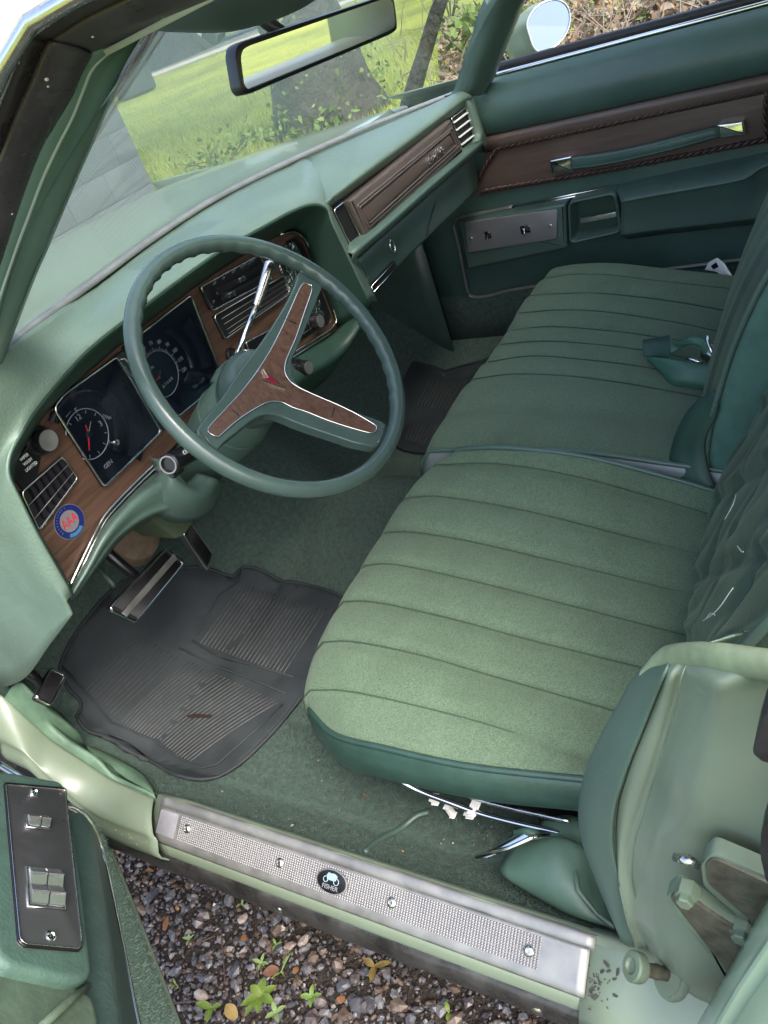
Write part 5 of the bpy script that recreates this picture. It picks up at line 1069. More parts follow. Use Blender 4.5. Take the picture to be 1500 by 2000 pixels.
om = [(150, 1398), (172, 1428), (216, 1440), (262, 1462), (300, 1490), (340, 1512), (385, 1522), (425, 1518), (470, 1490), (520, 1443), (566, 1390), (600, 1340), (625, 1260), (650, 1200), (666, 1166), (600, 1142), (520, 1118), (476, 1108), (455, 1125), (440, 1122), (380, 1108), (250, 1130), (160, 1220), (118, 1300), (130, 1340), (158, 1372)]
mat_mesh('floor_mat', om, fm1)
def ribs(par, quad, n, r=.0011, name='ribs', curve=0):
    parts = []
    for i in range(n):
        s = (i+.5)/n; a = np.array(quad[0])*(1-s)+np.array(quad[1])*s; b = np.array(quad[3])*(1-s)+np.array(quad[2])*s
        pth = [proj_floor(*(a*(1-t)+b*t+np.array((curve*4*t*(1-t), 0))), .0075) for t in np.linspace(0, 1, 7)]; parts.append(tube_geo(pth, r, 5))
    V, Fc = join_geo(parts); o = mesh(name, V, Fc, M['mat_rib'], par); o['kind'] = 'stuff'; return o
M['mat_rib'] = mat('mat_rib_rubber', (.080, .084, .082), .7, var=.3, vscale=60)
ribs(fm1, [(388, 1255), (556, 1318), (640, 1190), (470, 1140)], 24)
ribs(fm1, [(235, 1410), (372, 1490), (548, 1372), (368, 1290)], 26, curve=-8)
ribs(fm1, [(165, 1345), (225, 1400), (350, 1285), (270, 1235)], 10, r=.0007)
ch = lambda pl, r=.0022: tube('border', [proj_floor(*p, .0075) for p in pl], r, M['mat'], fm1, 6)
ch([(215, 1410), (300, 1445), (350, 1480), (395, 1500), (425, 1492), (500, 1425), (552, 1375)]); ch([(375, 1250), (420, 1280), (500, 1300), (575, 1322)]); ch([(350, 1265), (420, 1300), (500, 1330), (560, 1355)]); ch([(120, 1300), (160, 1345), (215, 1408)])
ch([(470, 1112), (466, 1135), (430, 1160), (384, 1240)])
lf = proj_floor(388, 1398, .011)
o = prism('dry_leaf_bit', [proj_floor(*p, .011) for p in ((362, 1398), (380, 1394), (414, 1396), (410, 1402), (384, 1401), (372, 1402))], (0, 0, 1), .001, mat('dead_leaf', (.02, .010, .006), .8), None); tag(o, 'dark curled leaf stem lying on the driver floor mat', 'leaf')
fm2 = empty('floor_mat'); tag(fm2, 'black ribbed rubber floor mat on the passenger side, half under the seat', 'floor mat')
mat_mesh('floor_mat', [(775, 870), (840, 885), (880, 870), (1010, 700), (940, 705), (830, 712), (800, 720), (775, 800)], fm2)
ribs(fm2, [(812, 790), (880, 802), (916, 742), (835, 742)], 10); ribs(fm2, [(790, 858), (836, 868), (864, 825), (800, 826)], 8)
# crumbs, leaf flakes and lint on the carpet
cr = []; cm_ = [mat('crumb_pale', (.26, .26, .19), .8), mat('crumb_rust', (.24, .08, .03), .8), mat('crumb_brown', (.16, .10, .06), .8)]
V = [[], [], []]; Fs = [[], [], []]
for i in range(120):
    if i < 190: px, py = rng.uniform(430, 1000), rng.uniform(1440, 1680); px = min(px, 960)
    else: px, py = rng.uniform(180, 640), rng.uniform(1150, 1480)
    if py < 1445+.0*px and px > 600: continue
    p = proj_floor(px, py, .009); k_ = 0 if rng.random() < .78 else (1 if rng.random() < .5 else 2); s = rng.uniform(.0006, .0016)*(1.2 if k_ else 1); a = rng.uniform(0, 6.3); d = np.array((math.cos(a), math.sin(a), rng.normal(0, .3)))*s*rng.uniform(1, 2.2); e = np.array((-math.sin(a), math.cos(a), rng.normal(0, .3)))*s*.6
    if abs(p[0]) > .757: continue
    b = len(V[k_]); V[k_] += [p-d, p+e, p+d, p-e+np.array((0, 0, s))]; Fs[k_] += [(b, b+1, b+3), (b+1, b+2, b+3), (b, b+3, b+2), (b, b+2, b+1)]
for k_ in range(3): o = mesh('debris', V[k_], Fs[k_], cm_[k_], None, False); tag(o, ('pale lint and straw crumbs scattered over the front carpet', 'rust red leaf flakes scattered over the front carpet', 'brown soil crumbs scattered over the front carpet')[k_], 'debris', kind='stuff')
# carpet pile: short tufts where the carpet is close to the lens
def pile(name, n, region, par, m_, hgt=.0035):
    V = []; Fc = []; k = 0
    while k < n:
        x, y = rng.uniform(region[0], region[1]), rng.uniform(region[2], region[3]); k += 1
        c = np.array((x, y, floor_z(x, y)+.0025*noise.noise((x*9, y*9, 3)))); a = rng.uniform(0, 6.283); w_ = .0009; ln = rng.normal(0, .0022, 2); h_ = hgt*rng.uniform(.5, 1.2); b = len(V)
        V += [(c[0]-w_*math.cos(a), c[1]-w_*math.sin(a), c[2]-.0005), (c[0]+w_*math.cos(a), c[1]+w_*math.sin(a), c[2]-.0005), (c[0]+ln[0], c[1]+ln[1], c[2]+h_)]; Fc.append((b, b+1, b+2))
    o = mesh(name, V, Fc, m_, par, False); o['kind'] = 'stuff'; return o
pile('carpet_pile', 60000, (-.762, -.52, -.02, .80), carpet, M['carpet'])
pile('carpet_pile', 30000, (-.55, .10, .30, .85), carpet, M['carpet'])
# ------------------------------------------------------------------ outside
# hood, cowl and fenders
hd = loft('hood', [[(x, y, z-.022*(x/.85)**4) for x in np.linspace(-.86, .90, 15)] for y, z in ((.86, .950), (.90, .956), (.97, .953), (1.3, .94), (1.6, .92), (1.78, .90), (1.83, .885), (1.848, .84), (1.85, .70))], mat('hood_paint', (.165, .232, .165), .28, coat=.5), car, k=1, kc=3, thick=.004)
loft('cowl', [[(x, y, z) for x in np.linspace(-.78, .80, 12)] for y, z in ((.84, .90), (.85, .925), (.87, .945))], M['paint_dusty'], car, k=1, thick=.004)
for i in range(26): bx('cowl_slot', -.70+i*.014, -.696+i*.014, .92, .975, .9530, .9565, M['void'], hd, 0)
loft('fender', [[(x, y, z) for x, z in ((.895, .898), (.93, .85), (.945, .7), (.93, .4))] for y in (.70, 1.2, 1.7, 1.85)], M['paint'], car, k=1, kc=2, thick=.004)
loft('fender', [[(x, y, z) for x, z in ((-.85, .925), (-.90, .88), (-.91, .7), (-.89, .4))] for y in (.95, 1.3, 1.7, 1.85)], M['paint'], car, k=1, kc=2, thick=.004)
# ground sheets
gm = mat('lawn_dappled', (.055, .075, .018), .95, var=.5, vscale=1.2, detail=8, bump=.5, bscale=30, bdist=.05)
N, L, p = nodes(gm); tc = N.new('ShaderNodeTexCoord'); n1 = N.new('ShaderNodeTexNoise'); n1.inputs['Scale'].default_value = .35; n1.inputs['Detail'].default_value = 9; n1.inputs['Roughness'].default_value = .7; L.new(tc.outputs['Object'], n1.inputs['Vector'])
cr_ = N.new('ShaderNodeValToRGB'); e_ = cr_.color_ramp.elements; e_[0].position = .32; e_[0].color = (.105, .150, .030, 1); e_[1].position = .62; e_[1].color = (.270, .310, .050, 1); L.new(n1.outputs['Fac'], cr_.inputs['Fac']); L.new(cr_.outputs['Color'], p.inputs['Base Color'])  # light and dark patches paint sun and tree dapple onto the lawn
ground = structure(mesh('ground', [(-300, -300, -.02), (300, -300, -.02), (300, 300, -.02), (-300, 300, -.02)], [(0, 1, 2, 3)], gm, None, False))
gv = mat('gravel_bed', (.026, .020, .016), .9, var=.5, vscale=60, bump=1, bscale=90, bdist=.02)
bed = structure(mesh('gravel_bed', [(-2.6, -2.5, -.006), (1.15, -2.5, -.006), (1.15, 3.6, -.006), (-2.6, 3.6, -.006)], [(0, 1, 2, 3)], gv, None, False))
rdm = mat('road_asphalt', (.14, .15, .17), .8, var=.2, vscale=2); cw = mat('pale_concrete', (.42, .40, .39), .8, var=.12, vscale=1.5)
# pavement strip and road across the top left: parallel lines found on the ground
pa, pb = hz(292, 152, 0), hz(500, 73, 0); qa, qb = hz(288, 136, 0), hz(480, 63, 0)
dirp = nrm(pb-pa); off = np.array((-dirp[1], dirp[0], 0)); off = off if off@(pa-CAM) > 0 else -off
def strip(name, c, w0, w1, z, m_): return structure(mesh(name, [c-dirp*40+off*w0+np.array((0, 0, z)), c+dirp*60+off*w0+np.array((0, 0, z)), c+dirp*60+off*w1+np.array((0, 0, z)), c-dirp*40+off*w1+np.array((0, 0, z))], [(0, 1, 2, 3)], m_, None, False))
pm = (pa+pb)/2; pm[2] = 0
strip('pavement', pm, 0, 2.6, -.008, cw); strip('grass_verge', pm, 2.6, 3.3, -.012, gm); strip('road', pm, 3.3, 13, -.010, rdm)
# ---- gravel
base_shapes = []
for s in range(10):
    bm = bmesh.new(); bmesh.ops.create_icosphere(bm, subdivisions=1, radius=1)
    for v in bm.verts: v.co *= 1+.38*noise.noise(Vector(v.co)*1.3+Vector((s*7.1, 0, 0))); v.co = Vector((v.co.x, v.co.y, v.co.z))
    cutp = [Vector(rng.normal(size=3)).normalized() for _ in range(4)]
    for c in cutp:
        for v in bm.verts:
            d = v.co.dot(c)-.62
            if d > 0: v.co -= c*d
    base_shapes.append((np.array([v.co[:] for v in bm.verts]), [tuple(v.index for v in f.verts) for f in bm.faces])); bm.free()
def rot3():
    q = rng.normal(size=4); q /= np.linalg.norm(q); w_, x, y, z = q
    return np.array([[1-2*(y*y+z*z), 2*(x*y-z*w_), 2*(x*z+y*w_)], [2*(x*y+z*w_), 1-2*(x*x+z*z), 2*(y*z-x*w_)], [2*(x*z-y*w_), 2*(y*z+x*w_), 1-2*(x*x+y*y)]])
def stone_mat(name, c, c2, rough=.45): 
    m = mat(name, c, rough, rvar=.15, vscale=40, bump=.3, bscale=160); N, L, p = nodes(m)
    tc = N.new('ShaderNodeTexCoord'); vo = N.new('ShaderNodeTexNoise'); vo.inputs['Scale'].default_value = 130; vo.inputs['Detail'].default_value = 6; L.new(tc.outputs['Object'], vo.inputs['Vector'])
    cr = N.new('ShaderNodeValToRGB'); cr.color_ramp.elements[0].color = (*c, 1); cr.color_ramp.elements[1].color = (*c2, 1); cr.color_ramp.elements[0].position = .3; cr.color_ramp.elements[1].position = .7
    L.new(vo.outputs['Fac'], cr.inputs['Fac']); L.new(cr.outputs['Color'], p.inputs['Base Color']); return m
smats = [stone_mat('stone_slate', (.030, .030, .034), (.070, .070, .080)), stone_mat('stone_grey', (.06, .06, .064), (.140, .138, .140)), stone_mat('stone_purple', (.045, .037, .038), (.100, .084, .084)), stone_mat('stone_pale', (.13, .12, .11), (.25, .23, .21)), stone_mat('stone_brown', (.050, .034, .024), (.115, .082, .060))]
prob = [.34, .18, .22, .03, .23]
acc = [([], []) for _ in smats]
def add_stone(k_, c, s, flat=.7):
    v, f = base_shapes[rng.integers(10)]; V = (v*np.array((1, rng.uniform(.6, 1), rng.uniform(.45, .9))))@rot3().T*s; V = V*np.array((1, 1, flat))+c
    o = len(acc[k_][0]); acc[k_][0].extend(V.tolist()); acc[k_][1].extend([tuple(i+o for i in q) for q in f])
for i in range(20000):
    x, y = rng.uniform(-1.35, -.50), rng.uniform(-.15, 1.35); s = .0043*math.exp(rng.normal(.0, .55)); s = min(max(s, .003), .0165)
    add_stone(rng.choice(5, p=prob), np.array((x, y, s*.25+rng.uniform(0, .004))), s)
for i in range(2500):
    x, y = rng.uniform(-2.4, -1.3), rng.uniform(-1.5, 2.5); s = rng.uniform(.006, .016); add_stone(rng.choice(5, p=prob), np.array((x, y, s*.25)), s)
for k_, nm in enumerate(('dark slate', 'mid grey', 'purplish grey', 'pale', 'brown')):
    o = mesh('gravel', acc[k_][0], acc[k_][1], smats[k_], None, False); tag(o, nm+' crushed stone gravel on the drive beside the sill', 'gravel', kind='stuff')
def stone(px, py, s, k_, label, m_=None, sq=(1, .8, .6)):
    c = hz(px, py, s*.4); v, f = base_shapes[rng.integers(10)]; V = (v*np.array(sq))@rot3().T*s*np.array((1, 1, .8))
    o = mesh('stone', V, f, m_ or smats[k_], None, False); bv = o.modifiers.new('b', 'BEVEL'); bv.width = s*.12; bv.segments = 2; o.location = c; tag(o, label, 'stone', 'larger stones in the gravel'); return o
pinkst = stone_mat('stone_pinkish', (.20, .165, .14), (.32, .27, .24), .6); tanst = stone_mat('stone_tan', (.17, .125, .095), (.28, .22, .18), .6)
stone(592, 1838, .0165, 3, 'pinkish pale stone by the rocker edge beside the tan one', pinkst); stone(565, 1848, .0150, 3, 'round tan stone next to the pinkish pale one', tanst)
stone(392, 1943, .0195, 3, 'large pale pink stone beside the yellow-green weed', pinkst, (.75, 1, .6)); stone(474, 1793, .0135, 3, 'small whitish pebble near the rocker', pinkst); stone(420, 1770, .0075, 3, 'tiny white chip of stone in the gravel', mat('white_chip', (.75, .74, .72), .6))
stone(346, 1772, .0085, 4, 'small orange amber pebble in the gravel', mat('amber_stone', (.17, .08, .025), .35)); stone(692, 1913, .0175, 1, 'smooth grey brown cobble under the rocker', smats[2]); stone(672, 1925, .015, 0, 'dark grey cobble under the rocker', smats[0]); stone(408, 1910, .0155, 1, 'mid grey angular stone above the pale pink one', smats[1])
# weeds
leafm = [mat('weed_leaf', (.10, .165, .035), .5, var=.25, vscale=50), mat('weed_leaf_bright', (.095, .145, .022), .5, var=.25, vscale=50), mat('weed_leaf_pale', (.14, .20, .07), .5, var=.2, vscale=50)]
def leaf_geo(base, dirv, L_, W_, lift, droop=.3, seg=6):
    d = nrm(np.array((dirv[0], dirv[1], 0))); s = np.array((-d[1], d[0], 0)); V = []; Fc = []
    for i in range(seg+1):
        t = i/seg; wd = W_*math.sin(math.pi*min(1, t*.92+.08))**.8*(1-.15*t); c = np.asarray(base)+d*L_*t+np.array((0, 0, lift*L_*(t-droop*t*t*2)))
        V += [c+s*wd+np.array((0, 0, wd*.3)), c, c-s*wd+np.array((0, 0, wd*.3))]
    for i in range(seg): b = i*3; Fc += [(b, b+3, b+4, b+1), (b+1, b+4, b+5, b+2)]
    return V, Fc
def weed(px, py, label, leaves, m_, h0=.012, stem=True, sc=.62):
    c = hz(px, py, 0); o_ = empty('weed', None, c); tag(o_, label, 'weed', 'weeds in the gravel')
    for ang, L_, W_, lift in leaves:
        V, Fc = leaf_geo((0, 0, h0), (math.cos(R(ang)), math.sin(R(ang))), L_*sc, W_*sc, lift); mesh('leaf', V, Fc, m_, o_)
    if stem: tube('stem', [(0, 0, -.01), (0.001, .001, h0+.002)], .0012, m_, o_, 6)
    return o_
weed(515, 1952, 'broad yellow-green leafy weed in the middle of the gravel', [(20, .045, .014, .3), (75, .040, .013, .5), (140, .055, .013, .3), (205, .045, .012, .2), (265, .050, .014, .3), (320, .048, .012, .2), (170, .06, .010, .2)], leafm[1])
weed(516, 1888, 'small pale weed with four pointed leaves', [(10, .026, .005, .5), (95, .028, .006, .5), (190, .026, .006, .4), (280, .026, .005, .4)], leafm[2])
weed(555, 1906, 'single long grass-like blade arching over the stones', [(-10, .055, .0035, .7), (150, .03, .003, .5)], leafm[0]); weed(375, 1842, 'tiny sprig of weed beside a reddish twig', [(30, .018, .004, .6), (100, .022, .004, .5), (200, .02, .004, .4), (330, .02, .003, .4)], leafm[2])
weed(545, 1852, 'little green sprout left of the tan stone', [(60, .02, .004, .7), (180, .018, .004, .5), (300, .02, .004, .5)], leafm[0]); weed(614, 1955, 'upright leafy weed right of the broad one', [(20, .03, .007, .6), (110, .03, .008, .6), (210, .028, .007, .5), (300, .03, .007, .4), (250, .02, .006, .8)], leafm[0])
weed(545, 1985, 'low four-leaved weed at the bottom edge', [(50, .03, .007, .5), (140, .03, .007, .4), (230, .03, .007, .5), (320, .03, .007, .4)], leafm[2]); weed(420, 1975, 'yellowish striped weed leaf at the bottom left of the gravel', [(100, .05, .011, .3), (200, .04, .010, .3), (300, .03, .008, .4)], leafm[1])
weed(478, 1772, 'curled pale sprout just under the rocker', [(0, .022, .005, .8), (160, .02, .004, .7)], leafm[2]); weed(735, 1895, 'yellow-brown withered weed under the rocker', [(80, .035, .010, .5), (200, .04, .010, .2), (300, .05, .009, .1)], mat('withered_leaf', (.12, .085, .02), .6, var=.5, vscale=60)); weed(350, 1930, 'thin green seedling near the door edge', [(60, .02, .003, .8), (170, .018, .004, .5)], leafm[0])
weed(881, 1985, 'bright sprout near the gravel edge on the right', [(40, .025, .006, .6), (200, .022, .006, .5)], leafm[1])
def dleaf(px, py, ang, L_, W_, label, m_):
    c = hz(px, py, .012); V, Fc = leaf_geo((0, 0, 0), (math.cos(R(ang)), math.sin(R(ang))), L_, W_, .15, .6); o = mesh('dry_leaf', V, Fc, m_, None); o.location = c; tag(o, label, 'leaf', 'fallen leaves on the gravel')
ol = mat('dry_leaf_orange', (.16, .07, .025), .6, var=.3, vscale=60); yl_ = mat('dry_leaf_yellow', (.26, .18, .06), .6, var=.25, vscale=60); bl_ = mat('dry_leaf_brown', (.13, .06, .035), .7, var=.4, vscale=60)
dleaf(462, 1990, 70, .035, .011, 'fallen yellow leaf at the bottom edge of the gravel', yl_); dleaf(300, 1702, 100, .022, .004, 'orange leaf sliver near the door hinge side', ol); dleaf(322, 1818, 30, .03, .006, 'rusty orange leaf flake on the left of the gravel', ol); dleaf(575, 1902, 0, .012, .006, 'small orange petal in the gravel', ol); dleaf(478, 1838, 50, .014, .006, 'orange red leaf scrap in the gravel centre', ol)
dleaf(545, 1895, 120, .03, .010, 'brown curled leaf beside the arching blade', bl_); dleaf(668, 1945, 200, .012, .008, 'rust coloured petal between the cobbles', ol)
twm = mat('twig', (.055, .030, .022), .8)
for k_, (pl, lab) in enumerate([([(370, 1848), (395, 1838), (420, 1828)], 'reddish twig beside the tiny sprig'), ([(432, 1820), (436, 1870), (440, 1920)], 'long dark twig standing down the gravel'), ([(335, 1960), (380, 1956), (430, 1962)], 'brown twig touching the large pink stone'), ([(500, 1770), (515, 1795), (522, 1805)], 'short twig by the rocker edge'), ([(480, 1840), (500, 1880), (505, 1910)], 'thin brown twig among the weeds')]):
    o = tube('twig', catmull([hz(*p, .014) for p in pl], 14), .0014, twm, None, 6); tag(o, lab, 'twig', 'twigs on the gravel')
# ------------------------------------------------------------------ wall, trees, lawn, parked car
wl_o = empty('block_wall', None, (0, 4.6, 0)); tag(wl_o, 'pale grey painted concrete block wall ahead of the car', 'wall')
xe = hy(262, 280, 4.6)[0]; bmat = mat('painted_block', (.11, .12, .14), .8, var=.06, vscale=20, bump=.4, bscale=90, bdist=.004); mmat = mat('mortar', (.16, .17, .19), .9)
bw, bh = .40, .20; bme = None
for r_ in range(12):
    for c_ in range(10):
        x1 = xe-(c_*bw)-(.2 if r_ % 2 else 0)
        if r_ % 2 and c_ == 0:
            o = box('block', (xe-.1+.0, .1, r_*bh+.1), np.eye(3), (.194, .2, .194), bmat, wl_o, .004)
        if bme is None: o = box('block', (0, 0, 0), np.eye(3), (bw-.006, .2, bh-.006), bmat, wl_o, .004); bme = o.data
        else: o = bpy.data.objects.new('block', bme); COL.objects.link(o); o.parent = wl_o
        o.location = (x1-bw/2, .1, r_*bh+.1)
bx('mortar_core', xe-4.2, xe-.006, .006, .19, 0, 2.4, mmat, wl_o, 0)
# lawn grass tufts near the lawn's visible part
V = []; Fc = []
def blades(n, area, h, wd):
    for i in range(n):
        px, py = area(); c = hz(px, py, 0)
        if np.linalg.norm(c[:2]) > 30 or c[0] < 1.2: continue
        a = rng.uniform(0, 6.28); d = np.array((math.cos(a), math.sin(a), 0)); hh = h*rng.uniform(.5, 1.4); ln = rng.normal(0, .35, 2)*hh; b = len(V)
        V.extend([c-d*wd-np.array((0, 0, .02)), c+d*wd-np.array((0, 0, .02)), c+np.array((ln[0], ln[1], hh))]); Fc.append((b, b+1, b+2))
blades(26000, lambda: (rng.uniform(215, 960), rng.uniform(60, 380)), .045, .006)
blades(4000, lambda: (rng.uniform(215, 700), rng.uniform(250, 380)), .09, .008)
gb_ = mat('grass_blades', (.24, .29, .05), .6, var=.4, vscale=3); o = mesh('lawn_grass', V, Fc, gb_, None, False); tag(o, 'sunlit yellow-green lawn grass beyond the hood', 'grass', kind='stuff')
# trees
bark = mat('bark_grey', (.050, .045, .038), .95, var=.4, vscale=6, bump=1, bscale=14, bdist=.05); bark2 = mat('bark_dark', (.035, .036, .042), .95, var=.3, vscale=6, bump=1, bscale=14, bdist=.05)
def leaves_geo(pts, size, n_per=1):
    V = []; Fc = []
    for p in pts:
        a = rot3(); s = size*rng.uniform(.6, 1.4); q = np.array(((-.5, -1, 0), (.5, -1, 0), (.62, 0, .12), (0, 1.1, 0), (-.62, 0, .12)))*s@a.T+p; b = len(V); V.extend(q); Fc.append((b, b+1, b+2, b+3, b+4))
    return V, Fc
def tree(name, base, r0, h, lean, m_, label, crown=None, cat='tree', group=None):
    o = empty(name, None, tuple(base)); tag(o, label, cat, group); pth = [np.array((lean[0]*t*h, lean[1]*t*h, t*h-.1)) for t in np.linspace(0, 1, 12)]
    rr = [r0*(1+.55*math.exp(-t*9))*(1-.4*t) for t in np.linspace(0, 1, 12)]; P = catmull(pth, 40); rad = np.interp(np.linspace(0, 1, 40), np.linspace(0, 1, 12), rr); V, Fc = tube_geo(P, rad, 20)
    V = [np.array(v)+.06*r0/.3*np.array(noise.noise_vector(Vector(v)*2.5/max(r0, .1)*.3)) for v in V]; mesh('trunk', V, Fc, m_, o)
    if crown:
        ctr, rad_, n_, sz, lm = crown; pts = []
        cl = [np.array(ctr)+rng.normal(size=3)*np.array(rad_)*.5 for _ in range(26)]
        for i in range(n_): c = cl[rng.integers(26)]; pts.append(c+rng.normal(size=3)*np.array(rad_)*.2)
        V, Fc = leaves_geo(pts, sz); mesh('crown', V, Fc, lm, o, False)
        for c in cl[:9]: tube('limb', catmull([P[26+int(rng.integers(8))], (P[34]+c)/2+rng.normal(size=3)*.2, c], 10), np.linspace(r0*.3, .02, 10), m_, o, 6)
    return o
lm1 = mat('tree_leaves', (.07, .12, .025), .6, var=.4, vscale=1.5); lm2 = mat('tree_leaves_dark', (.025, .05, .03), .6, var=.4, vscale=1.5); lm3 = mat('shrub_leaves', (.11, .17, .035), .55, var=.45, vscale=6)
bb = hz(650, 238, 0); tree('oak_tree', bb, .40, 5.5, (.04, .06), bark, 'large grey tree trunk with vines seen through the windshield behind the mirror', ((.3, .3, 6.6), (2.4, 2.4, 1.2), 3500, .12, lm1))
vt = []; 
for i in range(170):
    a = rng.uniform(2.6, 5.6); z = abs(rng.normal(0, .45)); r_ = .48+rng.uniform(0, .14)+.25*math.exp(-z*4); vt.append(bb+np.array((r_*math.cos(a), r_*math.sin(a), z)))
V, Fc = leaves_geo(vt, .024); o = mesh('climbing_vine', V, Fc, lm3, None, False); tag(o, 'leafy vine climbing the large grey trunk', 'vine')
sb_ = hz(786, 200, 0); tp_ = hz(846, -10, 0); sp0 = hx(792, 178, 5.2); sp1 = hx(846, -5, 5.2); ln = (sp1-sp0)/(sp1[2]-sp0[2]); g0_ = sp0-ln*sp0[2]
tree('sapling', g0_, .055, 3.6, (ln[0], ln[1]), bark, 'thin leaning grey sapling trunk right of the large tree', None)
b3 = hz(300, 196, 0); 
t1 = hz(272, 170, 0); tree('yard_tree', hz(345, 118, 0), 1.0, 7, (.0, .0), bark2, 'thick dark trunk beside the road seen at the top of the windshield', ((0, 0, 6), (5, 5, 2.2), 2500, .35, lm2))
tree('yard_tree', hz(286, 122, 0), .28, 6, (.02, .01), bark2, 'slim dark trunk next to the windshield pillar', ((0, 0, 4.2), (2.5, 2.5, 1.6), 900, .22, lm2))
# dark bin with rounded top beside the wall
bn = empty('garden_bin', None, tuple(hz(270, 185, 0))); tag(bn, 'dark round garden bin on the lawn near the pillar', 'bin')
d_ = np.linalg.norm(hz(270, 185, 0)-CAM); s_ = d_/FPX*36
lathe('body', (0, 0, 0), (0, 0, 1), [(s_*.86, 0), (s_*.95, s_*.1), (s_, s_*2.0), (s_*1.03, s_*2.05), (s_*1.03, s_*2.2), (s_*.95, s_*2.25), (s_*.6, s_*2.35), (0, s_*2.4)], mat('bin_plastic', (.05, .055, .065), .5), bn, 28)
# background hedge / house masses far away so the top of the glass is not empty
far = empty('far_house', None, (62, 66, 0)); tag(far, 'blue-grey house across the road at the top of the windshield', 'house')
hm = mat('house_siding', (.20, .26, .34), .7, var=.1, vscale=1); box('wall', (0, 0, 3), ((.7, -.7, 0), (.7, .7, 0), (0, 0, 1)), (26, 9, 6), hm, far, .02); prism('roof', [(-10, 8, 6), (8.5, -10.5, 6), (8.5, -8, 9), (-9, 9.5, 9)], (-.7, -.7, .2), 6, mat('roof_shingle', (.06, .06, .07), .9), far)
for i in range(4): box('window', (-6.5+i*3.6-3.2, 6.5-i*3.6-3.2, 3.4), ((.7, -.7, 0), (.7, .7, 0), (0, 0, 1)), (1.2, .12, 1.6), mat('far_pane', (.02, .025, .03), .1), far, .01)
hl = []
for i in range(5):
    p = pm+dirp*(-18+i*9)+off*(16+rng.uniform(0, 3)); p[2] = 0; tree('roadside_tree', p, .3, 4, (0, 0), bark2, ('leftmost', 'second', 'third', 'fourth', 'rightmost')[i]+' of the dark leafy trees across the road', ((0, 0, 4.5), (3.2, 3.2, 2.2), 1200, .32, lm2))
# parked white car on the road
pcx = hz(424, 84, 0); pc = empty('parked_car', None, tuple(pcx)); tag(pc, 'white car parked on the road at the top of the windshield', 'car')
ux = dirp; ang = math.atan2(ux[1], ux[0]); pc.rotation_euler = (0, 0, ang)
wp_ = mat('white_paint', (.75, .76, .78), .25, coat=.6)
def carl(prof, x0, x1, w_): pass
sec = [(-.75, .55), (-.9, .8), (-.88, 1.0), (-.55, 1.08)]
st_ = [(-.75, .45, .62, .80), (-.6, .35, .80, .86), (.2, .30, .95, .90), (.9, .30, 1.02, .92), (2.6, .30, 1.02, .92), (3.5, .35, .95, .9), (3.75, .45, .75, .82)]
rows = []
for x, zb, zt_, hw in st_: rows.append([(x, y, z) for y, z in ((-hw+.06, zb), (-hw, zb+.12), (-hw, (zb+zt_)/2), (-hw+.04, zt_-.06), (-hw+.14, zt_), (0, zt_+.03), (hw-.14, zt_), (hw-.04, zt_-.06), (hw, (zb+zt_)/2), (hw, zb+.12), (hw-.06, zb))])
loft('body', rows, wp_, pc, k=1, kc=3, thick=.01)
loft('cabin', [[(x, y, z) for y, z in ((-hw, .98), (-hw+.12, zt_-.08), (-hw+.25, zt_), (hw-.25, zt_), (hw-.12, zt_-.08), (hw, .98))] for x, zt_, hw in ((.35, 1.0, .80), (1.0, 1.40, .78), (1.6, 1.46, .78), (2.4, 1.42, .78), (3.1, 1.0, .80))], mat('far_car_glass', (.03, .04, .045), .08), pc, k=1, kc=2, thick=.01)
for x in (0, 2.65):
    for y in (-.82, .82):
        wh = empty('wheel', pc, (x, y, .33)); sg = 1 if y > 0 else -1
        lathe('tyre', (0, 0, 0), (0, sg, 0), [(.20, -.10), (.31, -.11), (.33, -.08), (.33, .08), (.31, .11), (.21, .115)], M['rubber'], wh, 28); lathe('rim', (0, 0, 0), (0, sg, 0), [(.21, .0), (.205, .10), (.12, .08), (.05, .11), (0, .11)], M['chrome_worn'], wh, 20)
# brush, brambles and leaf litter along the passenger side
lit = [mat('litter_tan', (.24, .16, .10), .8, var=.5, vscale=9), mat('litter_brown', (.09, .055, .035), .85, var=.5, vscale=9), mat('litter_grey', (.20, .17, .14), .85, var=.4, vscale=9)]
for k_ in range(3):
    pts = []
    for i in range(3200):
        px, py = rng.uniform(860, 1560), rng.uniform(-60, 190); c = hz(px, py, 0)
        if c[0] > 12: continue
        pts.append(c+np.array((0, 0, abs(rng.normal(0, .03)))))
    V, Fc = leaves_geo(pts, .035); o = mesh('leaf_litter', V, Fc, lit[k_], None, False); tag(o, ('tan', 'brown', 'grey')[k_]+' leaf litter on the bank beyond the passenger window', 'leaf litter', kind='stuff')
parts = []
for i in range(300):
    px, py = rng.uniform(780, 1540), rng.uniform(-40, 200); c = hz(px, py, 0)
    if c[0] > 13: continue
    d = rng.normal(size=3); d[2] = abs(d[2])*.5; d = nrm(d)*rng.uniform(.2, .9); k2 = c+d*.5+rng.normal(size=3)*.06; parts.append(tube_geo(catmull([c, k2, c+d], 7), np.linspace(.007, .003, 7), 5))
V, Fc = join_geo(parts); o = mesh('dry_twigs', V, Fc, mat('dead_twig', (.20, .165, .13), .85, var=.4, vscale=5), None); tag(o, 'tangle of dead twigs on the bank beyond the passenger window', 'twigs', kind='stuff')
